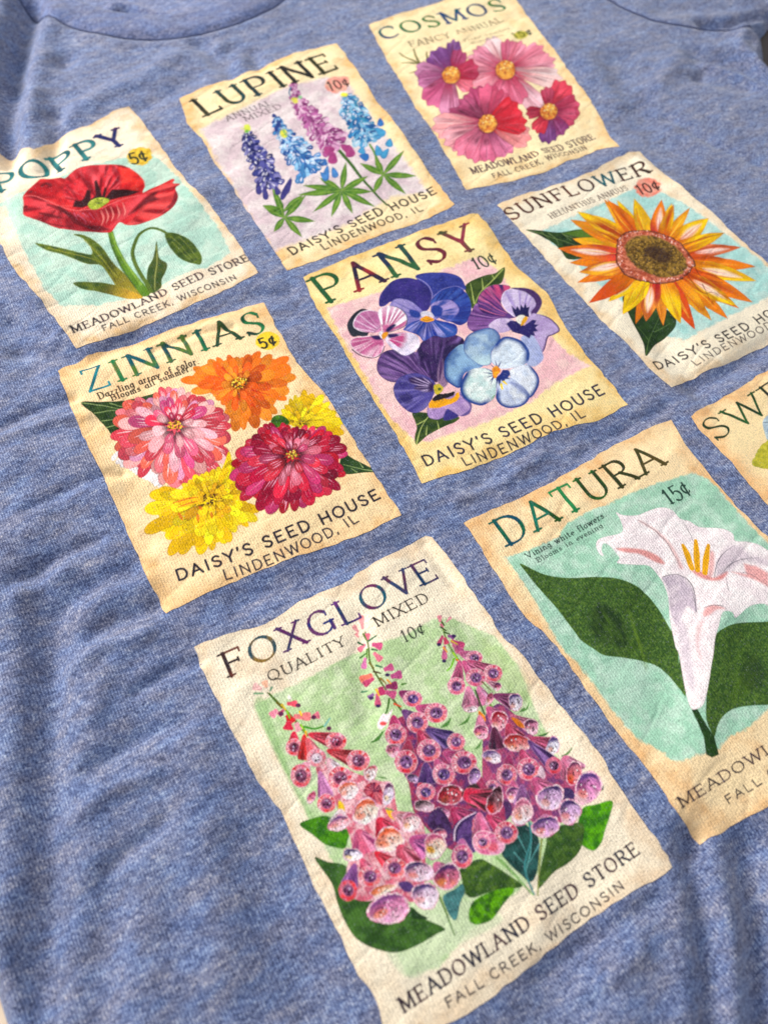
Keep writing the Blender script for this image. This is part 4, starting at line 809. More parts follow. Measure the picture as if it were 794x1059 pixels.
    zin(P,c((360,350))[0],c((30,420),(45,380),(75,290),(120,270),(200,200),(260,190),(300,180),(350,200),(400,195),(460,205),(520,205),(590,250),(630,300),(635,380),(640,430),(610,500),(560,560),(480,585),(440,622),(330,640),(260,640),(190,645),(110,585),(40,500)),[CR,CR,CR,[(206,80,120),(214,60,80),(226,120,140)]],[(.4,1,32),(.28,.88,26),(.16,.74,18),(.12,.56,12),(.1,.4,8)],10,(244,176,196),[(226,196,70),(90,60,30),(240,214,110),(120,80,40)],seed=9,label='crimson zinnia bloom on the right',oa=.85,sa=1.0,sw=1.15,cr=6)
    P.group('price_mark')
    P.fill(F(*ell(487,113,27,20,-8)),(242,210,60),soft=1,rough=.6,mot=((226,190,60),4,.5))
    line(P,F,'5$',(474,131),(492,125),(509,119),(468,109),cols=((46,50,44),),wt=.15,font='sans')
    P.group('title_lettering')
    A=(24,110,110);B=(40,130,80);C_=(40,150,160)
    line(P,F,'ZINNIAS',(88,228),(285,154),(487,90),(66,178),cols=((C_,(40,120,130)),(B,(110,130,70)),((20,100,110),(90,130,60)),((30,80,90),(100,130,60)),((30,90,90),B),((90,100,40),(40,80,60)),(B,(30,70,60))),wt=.16,thin=.4)
    P.group('variety_lettering')
    line(P,F,'Dazzling array of color.',(114,243),(225,203),(336,164),(108,226),cols=((44,38,38),),wt=.17,hs=.8)
    line(P,F,'Blooms all summer.',(142,246),(232,213),(320,178),(137,231),cols=((44,38,38),),wt=.17,hs=.8)
    P.group('shop_lettering')
    line(P,F,"DAISY'S SEED HOUSE",(287,646),(513,560),(738,461),(276,616),cols=(INK,(40,38,56)),wt=.15,font='sans')
    line(P,F,'LINDENWOOD, IL',(392,644),(540,588),(690,513),(382,616),cols=(INK,),wt=.12,font='sans')
    return P
packets.append((zinnias,'zinnia seed packet print with pink, orange, crimson and yellow blooms'))
# ================================================================== DATURA
def datura():
    a=fr(600,500,194); b=fr(600,640,194); g=fr(490,440,230); F=fr(470,380,324); e=fr(520,600,274)
    P=Print([(479,541)]+F((70,372),(120,350),(230,300),(330,242),(420,190),(490,155),(548,133),(580,190),(650,280),(720,360),(794,430))+[(830,600),(880,662),(948,752),(870,795),(794,834),(754,855),(723,874),(711,857),(694,833),(666,792),(633,751),(592,694),(576,669),(539,633),(519,602),(502,576),(490,556)],.19,(250,222,174),'datura')
    P.age((234,184,126),6.5,0.78,(220,168,110),0.59)
    P.group('picture_panel')
    P.fill([(521,576)]+g((180,450),(300,400),(330,350),(400,310),(470,285),(560,240),(640,210),(780,170))+a((540,-20),(580,20),(640,90),(700,160),(794,255))+[(860,640),(890,690),(840,720)]+b((794,385),(700,470),(620,500),(585,550),(540,565),(400,610),(340,560))+[(660,765),(633,735),(600,690),(580,670),(548,614)],(158,204,176),mot=((186,218,196),9,.7),soft=2.5,rough=1.8,smooth=False)
    P.fill(b((150,170),(280,200),(300,330),(220,360),(120,260)),(184,218,196),soft=10,alpha=.5)
    DG=(66,98,48);D2=(34,56,38);LG=(116,146,64)
    P.group('leaf')
    P.fill(g((162,495),(210,515),(260,535),(340,545),(450,542),(530,552),(600,590),(660,660),(700,730))+a((385,620),(410,700),(415,760))+b((420,160),(440,240),(444,325),(420,300),(370,240),(320,200),(260,180),(180,165),(100,155),(50,125),(0,90))+g((360,740),(300,660),(220,570)),DG,mot=(LG,1.6,.42),edge=[((88,120,44),1.0,.7)],n=4,var=.16)
    P.fill(a((60,520),(140,540),(200,640),(180,690),(90,670),(40,610)),D2,soft=7,alpha=.7,rough=4)
    for i in range(26):
        u=random.random(); x=40+220*u;y=560+130*u+random.uniform(-60,60); P.stroke(a((x,y),(x+20,y+28),(x+30,y+55)),.8,(100,134,44),.5,mid=3,soft=3,alpha=random.uniform(.15,.4))
    for i in range(16):
        u=random.random(); x=200+60*u;y=530+190*u; P.stroke(a((x,y),(x+14,y+40),(x+22,y+80)),.8,(110,140,50),.5,mid=2.4,soft=3,alpha=random.uniform(.15,.4))
    P.group('leaf',new=True)
    P.fill(a((565,650),(610,610),(680,590),(794,585))+[(830,640),(850,690),(830,728)]+b((794,365),(720,368),(650,380),(605,410),(580,450),(565,500),(548,470),(532,430),(530,370),(535,280),(552,200))+a((560,720)),DG,mot=(LG,1.6,.45),edge=[((60,90,36),.8,.5)],n=4,var=.16)
    for i in range(26):
        u=random.random(); x=640+90*random.random();y=120+170*u; P.stroke(b((x+30,y),(x+5,y+40),(x-15,y+80)),.8,(100,132,44),.5,mid=3,soft=3,alpha=random.uniform(.15,.4))
    P.fill(b((700,150),(780,200),(760,300),(680,280)),D2,soft=8,alpha=.5,rough=3)
    P.group('stem')
    P.fill(b((468,385),(492,378),(520,430),(545,470),(565,500),(585,575),(555,588),(530,575),(520,500),(495,440)),(52,88,38),mot=((36,66,34),5,.6),smooth=False,edge=((34,60,30),.7,.5))
    P.group('flower')
    W=(250,241,239)
    P.fill(a((148,122),(180,135),(240,135),(290,115),(340,102),(390,115),(420,150),(460,160),(500,185),(560,188),(610,195),(645,215),(655,245),(720,250),(794,285))+[(840,600),(850,640),(800,650)]+a((794,520),(740,512),(700,530),(655,570),(640,545),(600,545),(585,600),(570,650),(562,720))+b((552,200),(540,280),(520,360),(490,382),(466,378),(446,320),(430,240),(415,150))+a((400,690),(385,620),(375,560),(372,500),(360,450),(335,400),(290,350),(230,345),(155,338),(165,318),(150,295),(120,262),(95,255),(88,285),(98,305),(82,302),(66,270),(72,240),(110,225),(170,210),(178,185),(165,150)),W,mot=((238,224,226),9,.5),n=3,edge=((214,190,196),.7,.5),var=.05)
    LV=(196,180,194)
    P.fill(a((345,402),(370,390),(400,385),(440,400),(470,440),(488,490),(488,545),(450,520),(420,580),(400,600),(380,540),(372,480),(365,440)),LV,soft=2,mot=((214,200,208),6,.7),alpha=.85)
    P.fill(a((580,400),(570,340),(600,290),(640,262),(680,270),(720,300),(794,330),(794,350),(700,330),(640,370)),(206,190,200),soft=5,alpha=.75,mot=((222,208,214),6,.6))
    P.fill(b((410,20),(440,20),(470,160),(480,300),(450,260),(420,130)),(214,200,210),soft=4,alpha=.6)
    P.fill(b((490,30),(520,10),(500,100),(515,180),(490,130)),(232,196,196),soft=3,alpha=.7)
    P.fill(a((150,275),(220,275),(280,285),(330,310),(355,340),(320,335),(250,300),(190,292)),(226,146,140),soft=2.5,alpha=.85)
    P.stroke(a((250,160),(310,195),(360,240),(400,300),(425,355)),1.4,(226,150,144),4,alpha=.5,soft=3)
    P.fill(a((470,370),(520,375),(560,400),(620,375),(600,405),(560,412),(510,400)),(228,132,124),soft=3,alpha=.8)
    P.fill(a((545,295),(565,300),(560,380),(540,390)),(226,140,134),soft=3,alpha=.6)
    P.fill(a((690,340),(740,350),(794,380),(794,440),(740,410),(640,375),(700,385)),(230,150,146),soft=3,alpha=.75,smooth=False)
    P.fill(a((515,560),(530,525),(570,515),(610,530),(575,535),(540,560)),(230,160,156),soft=2.5,alpha=.75)
    PEN=(96,90,100)
    for v,w in [(((240,155),(300,190),(355,240),(395,305),(425,360)),.9),(((432,165),(455,200),(475,245)),.8),(((345,398),(375,388),(410,385)),1.0),(((410,385),(455,410),(480,460),(488,540)),1.3),(((488,545),(482,500),(470,450)),.8),(((520,528),(560,516),(600,520),(620,540)),.9),(((565,398),(575,345),(600,300),(650,262)),.9),(((595,385),(630,345),(680,322),(750,315)),.9),(((615,400),(622,440),(630,460)),.7),(((660,375),(720,385),(790,435)),.6)]:
        P.stroke(a(*v),w*.6,PEN,.3,mid=w,alpha=.75)
    P.stroke(a((70,260),(85,240),(115,250)),.6,(200,180,184),.4,alpha=.6)
    for v in [((432,262),(450,300),(470,360)),((486,242),(490,300),(494,368)),((540,262),(530,320),(525,380))]:
        P.stroke(a(*v),3.2,(238,180,30),5,mid=6.2,smooth=True); P.stroke(a(v[0],v[2]),.9,(200,140,20),.8,alpha=.4)
    P.group('price_mark')
    line(P,F,'15$',(545,348),(575,334),(603,317),(531,308),cols=((44,74,64),),wt=.13)
    P.group('title_lettering')
    A=(26,110,84);B=(30,130,110)
    line(P,F,'DATURA',(132,454),(330,352),(536,243),(84,388),cols=((A,(20,90,110)),(B,(40,90,40)),((50,150,90),A),((50,76,40),(40,130,60)),((70,72,40),(44,64,36)),((96,84,44),(70,76,40))),wt=.15,thin=.4)
    P.group('variety_lettering')
    P.text('Vining white flowers.',(545.5,577.8),(586,557),(627,534),(543,571.5),cols=((34,44,46),),wt=.17,hs=.86)
    P.text('Blooms in evening.',(556,582),(591,563),(625.6,543.5),(554,576.5),cols=((34,44,46),),wt=.17,hs=.86)
    P.group('shop_lettering')
    P.text('MEADOWLAND SEED STORE',(704,836),(828,759),(955,680),(696,823),cols=((46,38,56),(66,40,64)),wt=.15)
    P.text('FALL CREEK, WISCONSIN',(752,832),(838,779),(928,722),(747,821),cols=((48,44,60),),wt=.13,font='sans')
    P.group('leaf')
    return P
packets.append((datura,'datura seed packet print with a white trumpet bloom and two dark leaves'))

# ================================================================== SWEET PEA
def sweetpea():
    s=fr(700,380,94)
    P=Print([(714,431),(724,423),(747,411),(771,397),(785,387),(794,383),(850,357),(900,330),(960,410),(1030,500),(940,560),(870,590),(820,548),(796,525),(773,500),(753,475),(740,462),(731,452),(721,443)],.24,(250,220,168),'sweetpea')
    P.age((238,184,124),6,0.78,(232,186,130),0.43)
    P.group('flower')
    P.fill([(788,436),(796,428),(815,420),(840,426),(850,445),(830,462),(808,462),(795,458),(790,448)],(198,214,216),mot=((170,190,206),5,.8))
    P.stroke([(789,437),(797,438),(803,444)],.8,(90,100,120),.5)
    P.fill([(850,440),(880,430),(900,450),(890,480),(860,480)],(206,150,196),mot=((180,110,170),6,.8))
    P.group('leaf')
    P.fill([(777,480),(783,466),(790,458),(800,452),(820,470),(830,500),(812,500),(800,488),(786,484)],(206,196,70),mot=((180,176,60),4,.8),rough=1)
    P.fill([(820,480),(870,470),(920,500),(880,520),(830,510)],(90,130,60),mot=((60,100,50),6,.8))
    P.group('title_lettering')
    DGc=(28,70,46)
    P.text('SWEET PEA',(739,457),(842,395),(949,326),(729,431),cols=((DGc,(40,60,50)),((50,110,60),DGc),(DGc,(50,50,50)),((60,120,60),DGc)),wt=.14,thin=.35)
    return P
packets.append((sweetpea,'sweet pea seed packet print cut off at the right edge of the picture'))

# ================================================================== FOXGLOVE
def foxglove():
    Z1=fr(190,540,270);Z2=fr(400,600,270);Z3=fr(290,800,270);Z4=fr(440,800,270)
    f1=fr(260,690,140);f2=fr(360,640,140);f3=fr(440,640,140);f4=fr(500,730,140);f5=fr(380,740,140);f6=fr(300,790,140);f7=fr(400,810,140);f8=fr(320,850,140)
    P=Print([(201,669),(238,655)]+Z1((250,310),(350,242),(480,190),(600,112),(700,62),(735,42),(755,46))+[(462,574),(502,631),(516,654),(546,685),(560,705),(590,743),(618,777),(638,811),(670,858)]+Z4((735,250),(748,285),(700,322),(600,378),(500,440),(400,522),(300,600),(200,682),(60,765))+[(430,1076),(405,1092),(389,1035),(365,997),(344,953),(324,916),(307,875),(290,837),(268,810),(258,792),(241,758),(221,717),(207,690)],.18,(245,231,204),'foxglove')
    P.age((222,190,152),5,0.58,(226,190,150),0.38)
    P.group('picture_panel')
    P.fill([(263,729),(290,715),(316,703),(367,676),(421,656),(448,640),(470,640),(512,658),(536,690),(548,722),(562,752),(580,790),(590,850),(560,900),(500,952),(480,968),(455,1000),(420,1010),(400,960),(342,889),(335,874),(319,848),(313,830),(283,775)],(182,208,152),mot=((204,220,176),9,.9),soft=3,rough=1.5,smooth=False)
    P.fill([(263,730),(275,726),(300,800),(325,845),(310,830),(283,775)],(140,184,112),soft=4,alpha=.6)
    P.fill([(500,660),(536,690),(548,722),(530,720),(505,690)],(168,190,124),soft=8,alpha=.5)
    P.fill([(400,940),(470,930),(520,950),(470,980),(425,1012),(395,975)],(206,220,180),soft=4,alpha=.7)
    GR=(48,84,34)
    # leaves
    leaf(P,f8((30,212),(110,235),(220,262),(350,420),(500,520),(600,500),(660,560),(794,625),(740,660),(640,720),(520,765),(400,750),(280,690),(210,590),(165,480),(130,360)),(58,94,42),(80,120,52),edge=((34,60,32),.8,.5),size=8)
    P.fill(f7((150,740),(200,770),(240,794),(150,794)),(42,72,36),tagit=True)
    leaf(P,f6((55,355),(130,320),(215,305),(260,340),(350,400),(340,440),(320,495),(260,490),(200,470),(130,415)),(88,152,26),(60,120,34),[f6((60,356),(180,400),(310,470))],vc=(50,100,30),vw=1,edge=((70,130,30),.6,.4))
    leaf(P,f7((430,500),(540,445),(620,480),(700,530),(794,600),(720,622),(600,640),(500,672),(455,640),(440,570)),(60,92,42),(92,124,48),edge=((34,56,30),.8,.5))
    leaf(P,f7((480,794),(500,700),(600,640),(720,612),(745,632),(690,700),(640,770),(600,810),(520,830))+[],(110,176,20),(60,110,30),[f7((490,800),(560,700),(700,630))],vc=(60,110,30),vw=1)
    leaf(P,f4((580,600),(650,580),(752,558),(740,640),(710,730),(690,800),(640,850),(560,800),(550,700)),(104,178,22),(66,130,34),[f4((745,565),(690,680),(600,800))],vc=(80,140,30),vw=1.2,edge=((80,150,30),.6,.4))
    P.stroke(f4((600,740),(650,760),(700,740)),3,(54,100,34),1,alpha=.5,soft=3)
    leaf(P,Z4((470,150),(480,190),(465,240),(430,275),(390,300),(342,350),(348,290),(365,220),(380,170)),(62,96,44),(88,120,52),edge=((34,60,30),.8,.5))
    leaf(P,Z4((230,240),(250,190),(290,150),(330,180),(345,210),(340,290),(320,330),(280,300),(250,270)),(38,74,70),(52,100,96),[Z4((320,150),(318,240),(305,300),(325,350)),Z4((268,240),(300,275)),Z4((280,190),(310,250)),Z4((345,215),(315,270))],vc=(110,176,172),vw=1.6,edge=((30,60,56),.8,.5))
    P.stroke(Z4((312,140),(320,200),(300,290),(330,368)),2.4,(70,140,140),1.6)
    leaf(P,f7((330,660),(400,620),(440,590),(455,640),(430,700),(410,794),(380,794),(340,720)),(70,120,120),(90,146,146),edge=((50,90,90),.8,.5))
    P.group('stem')
    P.stroke(Z4((215,255),(270,310),(325,368)),3.2,(150,186,120),1.8)
    P.group('stem',new=True); P.stroke(Z4((228,262),(285,318)),1.0,(90,150,60),.6)
    P.group('stem',new=True); P.stroke(Z4((40,370),(60,420),(88,492)),2.0,(80,120,50),1.4)
    P.stroke(Z4((45,375),(68,430)),.8,(160,180,90),.5)
    P.group('stem',new=True); P.stroke(Z4((352,200),(345,280),(340,370)),2.2,(150,160,90),1.5)
    # loose green tips along the sides
    for F_,v,w in [(f2,((200,660),(180,700),(130,728)),3),(f2,((600,580),(580,620),(540,640)),3),(f3,((440,435),(475,440),(505,420)),1.6),(f3,((605,490),(590,530),(555,545)),2.2),(f3,((260,560),(240,600),(190,628)),3),(f3,((720,665),(690,685),(655,685)),2),(f3,((330,710),(310,750),(285,765)),2.5),(f4,((380,155),(350,170),(315,175)),2.2),(f4,((518,245),(490,280),(450,298)),2.4),(f4,((240,10),(230,25),(210,35)),3),(f1,((780,370),(740,420),(700,445)),4),(f5,((490,20),(460,50),(430,70)),3),(f5,((60,360),(90,365),(115,370)),2),(f4,((700,470),(695,490),(690,500)),1.5)]:
        P.group('bract',new=True); P.stroke(F_(*v),.5,(84,140,60),.4,mid=w,alpha=.9)
    MG=(176,56,92);PR=(96,64,116);WH=(246,222,224)
    rb=random.Random(21)
    def cone(F_,o,c,r,col,shade=None,w0=.25,hi=None):
        o=np.array(F_(o)[0]);c=np.array(F_(c)[0]);r=r*F_.k; d=c-o;n=np.array([-d[1],d[0]])/(np.linalg.norm(d)+1e-9)
        pts=[tuple(o+n*r*w0),tuple(o+d*.5+n*r*.72),tuple(c+n*r*.95),tuple(c-n*r*.95),tuple(o+d*.5-n*r*.72),tuple(o-n*r*w0)]
        sh=shade or tuple(int(x*.62) for x in col)
        P.fill(pts,col,grad=(tuple(c-n*r*.2),tuple(c-n*r*1.1),sh,.9),rays=[(tuple(o),tuple(min(255,x+56) for x in col),10,.8,3,99),(tuple(o),sh,12,.7,3,99)],edge=((240,206,218),.6,.45),n=3,var=.2)
    def ring(F_,c,rx,ry,rim=(214,70,96),inner=(110,66,116),o=None,tube=None,edgec=WH,hot=(226,50,50)):
        if o is not None: cone(F_,o,c,max(rx,ry)*.8,tube or MG)
        P.fill(F_(*ell(c[0],c[1],rx,ry)),(226,128,156),mot=(rim,4,.9),edge=[(edgec,1.0,.85)],n=2,rough=.5,var=.14,rays=[(F_((c[0],c[1]))[0],edgec,9,.9,rx*F_.k*.4,rx*F_.k)])
        P.fill(F_(*ell(c[0]+rx*.12,c[1]+ry*.35,rx*.7,ry*.55)),hot,alpha=.6,soft=2.5,var=.2,n=2)
        P.fill(F_(*ell(c[0],c[1],rx*.62,ry*.6)),(238,170,190),alpha=.7,soft=1.2,n=2)
        P.fill(F_(*ell(c[0]+2,c[1]+2,rx*.54,ry*.54)),inner,mot=(tuple(min(255,x+50) for x in inner),2.5,.8),soft=.9,n=2,var=.2)
        P.stroke(F_(*[(c[0]+rx*.55*cos(t),c[1]+ry*.55*sin(t)) for t in np.linspace(pi*.95,pi*1.9,7)]),.9,(66,30,66),.4,alpha=.7)
        for i in range(9):
            t=rb.uniform(0,6.28);q=math.sqrt(rb.random())*.38
            P.fill(F_(*ell(c[0]+rx*q*cos(t)+2,c[1]+ry*q*sin(t)+2,5.0,6.0,0,7)),(34,22,40) if i%3 else (220,190,220),n=1,var=0)
    def mouth(F_,c,rx,ry,rot=0,o=None,tube=None,top=(104,62,112),mid=(206,96,130),bot=(244,224,228),spot=(238,140,70),rim=WH,dots=12,orange=.5):
        if o is not None: cone(F_,o,c,max(rx,ry)*.85,tube or (206,104,146))
        ph=rb.uniform(0,6);wob=lambda E:[(c[0]+(x-c[0])*(1+.09*sin(2.2*i*6.283/18+ph)+.05*sin(3.1*i*6.283/18+ph*2)),c[1]+(y-c[1])*(1+.09*sin(2.2*i*6.283/18+ph)+.05*sin(3.1*i*6.283/18+ph*2))) for i,(x,y) in enumerate(E)]
        E=wob(ell(c[0],c[1],rx,ry,rot))
        up=(c[0]-.15*rx,c[1]-ry*.75);dn=(c[0]+.1*rx,c[1]+ry*.6)
        P.fill(F_(*E),rim,n=2,rough=1.1,var=.12,mot=((224,150,180),3,.8),edge=((196,96,140),.5,.6))
        E2=wob(ell(c[0],c[1],rx*.89,ry*.88,rot))
        P.fill(F_(*E2),mid,grad=[(F_((c[0],c[1]-ry*.1))[0],F_(up)[0],top),(F_((c[0],c[1]-ry*.05))[0],F_(dn)[0],bot,.9)],n=2,var=.3,rough=1.0,mot=(tuple(int(x*.7) for x in mid),2.2,.7),rays=[(F_(up)[0],tuple(min(255,x+70) for x in mid),7,.45,2,99)])
        if orange: P.fill(F_(*ell(c[0]-rx*.35,c[1]+ry*.35,rx*.36,ry*.25,rot)),spot,alpha=orange,soft=2,n=2)
        P.stroke(F_(*[(c[0]+rx*.8*cos(t)*math.cos(math.radians(rot))-ry*.78*sin(t)*math.sin(math.radians(rot)),c[1]+rx*.8*cos(t)*math.sin(math.radians(rot))+ry*.78*sin(t)*math.cos(math.radians(rot))) for t in np.linspace(pi*1.0,pi*1.85,8)]),.5,tuple(int(x*.8) for x in top),.4,mid=1.6,alpha=.8)
        for i in range(dots):
            t=rb.uniform(0,6.28);q=math.sqrt(rb.random())*.62
            P.fill(F_(*ell(c[0]+rx*q*cos(t),c[1]+ry*q*sin(t)+ry*.1,4.2,5.2,0,7)),rb.choice([(40,24,40),(60,30,50),(250,240,244)]),n=1,var=0)
    def buds(F_,items):
        for (p0,p1,w,col) in items: P.fill(petal_pts(F_(p0)[0],F_(p1)[0],w,'blunt',bw=.5),col,n=3,var=.2,edge=((240,190,200),.5,.5))
    def lab(l): P.group('flower_spike',l)
    # ---------- right spike
    lab('rightmost foxglove spike, tallest and pink purple')
    P.fill(f4((0,100),(60,0),(120,0),(250,120),(330,230),(440,330),(520,420),(560,520),(520,640),(420,700),(330,720),(240,650),(100,640),(0,560)),(186,88,124),mot=((136,76,128),5,.9))
    P.stroke(f3((90,0),(110,90),(150,180),(240,300),(330,440),(420,560)),1.2,(112,140,56),2.4)
    buds(f3,[((85,20),(80,-20),5,(230,150,160)),((120,20),(150,-10),3,(230,160,170)),((105,50),(85,30),3,(214,120,140)),((100,100),(75,155),5,(196,80,120)),((110,110),(125,150),6,(206,80,110)),((130,100),(170,110),5,(150,90,150)),((150,130),(225,165),8,(206,84,130)),((110,160),(110,240),6,(206,110,150)),((160,150),(200,200),7,(214,120,150)),((180,160),(215,200),7,(190,90,140))])
    for v,cl in [(((95,20),(110,40)),(80,110,40)),(((90,50),(120,70)),(60,80,36)),(((110,80),(140,90)),(60,90,40)),(((150,130),(185,150)),(220,190,60)),(((105,170),(125,195)),(240,170,60)),(((180,240),(215,260)),(236,120,50)),(((160,200),(185,235)),(170,220,40)),(((165,235),(150,280),(125,305)),(130,200,30))]: P.stroke(f3(*v),2.0,cl,1.4)
    for p in [(78,152),(108,248),(165,102)]: P.fill(f3(*ell(p[0],p[1],13,10)),(70,50,100),n=2)
    RM=(206,66,96)
    ring(f3,(285,230),50,42,rim=(206,96,136),o=(200,200),tube=(206,110,150))
    ring(f3,(395,320),56,52,rim=RM,o=(250,250),tube=(200,90,130))
    ring(f3,(180,395),54,52,rim=(210,80,120),o=(200,250),tube=(204,100,140),hot=(210,70,110))
    ring(f3,(293,345),60,54,rim=(206,84,120),o=(220,250),tube=(206,96,140),hot=(206,80,120))
    cone(f3,(250,400),(262,520),50,(232,150,180)); mouth(f3,(262,525),42,26,0,top=(214,120,150),mid=(240,200,212),orange=.2,dots=3)
    cone(f3,(310,400),(350,500),50,(226,140,176)); mouth(f3,(420,400),22,26,20,o=(350,360),tube=(236,150,170),dots=3)
    mouth(f3,(375,470),22,38,20,top=(200,90,120),dots=2,spot=(240,150,70))
    P.stroke(f3((290,420),(320,500),(345,560)),1.8,(60,96,44),1.8); P.stroke(f3((330,370),(380,420)),1.6,(110,110,40),1)
    mouth(f3,(525,490),38,58,-10,o=(400,450),tube=(140,66,110),top=(80,60,120),mid=(200,180,210),bot=(236,220,230),dots=9)
    P.fill(f3((310,540),(345,570),(350,605),(315,600)),(238,140,40))
    mouth(f3,(325,662),48,40,-8,o=(315,570),tube=(226,140,170),top=(150,80,120),dots=7)
    mouth(f3,(620,632),46,44,-30,o=(500,570),tube=(220,120,150),top=(104,60,90),mid=(190,110,140),dots=9,orange=.2)
    P.fill(f3((500,580),(550,595),(580,640),(540,630)),(238,140,40),soft=.8)
    mouth(f3,(430,600),54,60,20,o=(360,520),tube=(206,96,140),top=(180,40,60),mid=(206,90,110),dots=8,orange=.3)
    cone(f3,(400,640),(420,760),50,(110,50,80),shade=(60,36,60)); 
    mouth(f3,(745,748),42,56,10,o=(610,700),tube=(196,80,120),top=(100,80,140),mid=(206,196,222),bot=(236,224,234),dots=10)
    mouth(f3,(532,728),76,56,0,o=(480,620),tube=(206,80,110),top=(190,50,50),mid=(214,90,90),bot=(250,226,220),spot=(240,130,60),dots=10)
    cone(f4,(265,210),(410,350),44,(110,70,130),shade=(70,44,96))
    mouth(f4,(50,298),60,38,10,top=(110,80,140),mid=(206,176,210),dots=7)
    ring(f4,(135,405),60,62,rim=RM,o=(150,290),tube=(170,60,110))
    ring(f4,(262,372),68,66,rim=(214,80,120),o=(220,260),tube=(196,80,120))
    P.fill(f4((330,350),(360,400),(350,430),(310,440)),(246,220,230),alpha=.8,soft=1)
    cone(f4,(470,300),(530,400),80,(226,130,164)); mouth(f4,(528,395),42,80,10,top=(130,70,110),mid=(206,100,110),bot=(220,60,60),dots=8,orange=.4)
    mouth(f4,(175,520),44,50,10,top=(110,60,120),mid=(206,120,160),dots=7,o=(170,440))
    ring(f4,(50,480),44,44,rim=(206,80,120),o=(60,400),tube=(196,84,130))
    mouth(f4,(320,450),40,40,-10,top=(120,60,120),mid=(214,120,160),dots=6)
    ring(f4,(410,350),50,50,rim=(206,70,100),inner=(96,50,90),edgec=(236,150,180))
    P.fill(f4(*ell(485,530,50,50)),(80,60,110),n=2)
    mouth(f4,(610,482),84,98,28,top=(104,72,140),mid=(176,96,146),bot=(236,196,200),spot=(236,110,80),dots=18)
    cone(f4,(290,430),(390,540),80,(206,96,140))
    mouth(f4,(390,540),78,82,35,top=(84,60,120),mid=(196,150,190),bot=(240,222,232),dots=12,orange=.4)
    mouth(f4,(505,620),72,72,10,top=(80,60,116),mid=(180,140,180),bot=(236,196,196),spot=(226,90,70),dots=11,orange=.4)
    cone(f4,(225,470),(225,580),50,(150,96,150))
    P.fill(f4(*ell(120,620,44,62,20)),(84,50,96),n=2,mot=((110,70,120),5,.7))
    mouth(f4,(226,625),64,78,10,top=(206,120,150),mid=(236,170,170),bot=(244,228,236),spot=(240,150,90),dots=10,orange=.6)
    mouth(f4,(362,710),78,66,-8,o=(360,640),tube=(214,140,180),top=(80,60,120),mid=(160,110,160),bot=(232,190,196),spot=(230,120,80),dots=11)
    # ---------- middle spike
    lab('middle foxglove spike, deep magenta and purple')
    P.fill(f5((150,60),(230,0),(360,60),(480,100),(560,190),(640,300),(700,420),(794,520),(794,700),(640,794),(500,794),(380,700),(270,560),(240,400),(170,260)),(172,68,104),mot=((112,62,116),5,.9))
    P.stroke(f2((100,80),(120,170),(130,260),(190,370),(260,470),(330,560)),1.4,(96,110,46),2.2)
    buds(f2,[((85,60),(75,-20),6,(240,160,160)),((60,80),(30,40),5,(240,170,170)),((60,110),(45,85),4,(240,160,160)),((115,130),(112,85),6,(226,120,140)),((140,150),(200,165),8,(214,96,140)),((100,150),(60,190),6,(226,130,150)),((150,200),(195,245),7,(232,130,150)),((100,230),(90,295),6,(220,130,180)),((210,300),(265,280),8,(214,100,150)),((250,340),(315,325),9,(206,96,150)),((140,330),(70,365),9,(236,130,110)),((150,350),(90,390),7,(200,80,120)),((190,400),(200,450),10,(190,60,110)),((220,400),(290,390),9,(160,60,110)),((150,440),(120,470),6,(150,110,160)),((170,440),(175,515),7,(206,96,130)),((220,430),(280,450),9,(206,96,140))])
    for v,cl in [(((60,140),(90,155)),(40,110,70)),(((120,130),(165,100)),(40,120,80)),(((90,90),(110,130)),(110,140,70)),(((70,230),(110,200)),(80,130,60)),(((110,180),(110,230)),(110,150,60)),(((140,180),(170,185)),(60,110,70)),(((125,260),(150,290)),(130,120,50)),(((165,275),(200,285)),(50,120,80)),(((150,310),(190,320)),(90,70,40)),(((190,350),(220,380)),(150,120,50)),(((230,360),(250,380)),(240,160,40)),(((165,415),(180,450)),(240,190,40)),(((240,470),(230,530),(205,585)),(70,120,34)),(((315,385),(340,380)),(90,140,60)),(((80,430),(110,425)),(90,150,110)),(((270,500),(310,515)),(226,90,60))]: P.stroke(f2(*v),2.2,cl,1.4)
    P.fill(f2((230,560),(200,560),(170,620),(190,650),(230,610),(260,530)),(246,226,230)); P.fill(f2(*ell(205,615,20,12)),(226,90,90),soft=1)
    for p in [(135,465),(175,512),(230,330)]: P.fill(f2(*ell(p[0],p[1],15,10)),(70,44,96),n=2)
    DM=(206,56,90)
    ring(f2,(378,470),58,48,rim=(196,84,130),o=(300,430),tube=(150,60,110),inner=(84,56,120))
    ring(f2,(515,552),68,60,rim=DM,o=(400,520),tube=(196,84,130))
    ring(f2,(405,608),64,62,rim=DM,o=(320,540),tube=(120,70,130))
    ring(f2,(278,680),64,64,rim=DM,o=(265,570),tube=(186,60,110))
    cone(f2,(460,650),(600,715),55,(96,66,126),shade=(60,44,96)); ring(f2,(632,722),54,52,rim=(206,80,120))
    ring(f5,(360,205),70,66,rim=(214,90,130),o=(300,90),tube=(190,66,100))
    mouth(f5,(150,205),40,40,-30,o=(190,170),tube=(200,150,170),top=(150,110,120),dots=6,orange=.2)
    ring(f5,(225,272),68,70,rim=DM,o=(240,150),tube=(170,60,90))
    ring(f5,(565,275),76,68,rim=DM,o=(450,220),tube=(176,70,120))
    mouth(f5,(625,355),38,50,20,top=(80,60,110),mid=(150,110,160),bot=(190,150,190),dots=6,orange=0)
    mouth(f5,(265,370),38,28,10,top=(70,60,90),mid=(150,120,160),bot=(190,160,190),dots=5,orange=0)
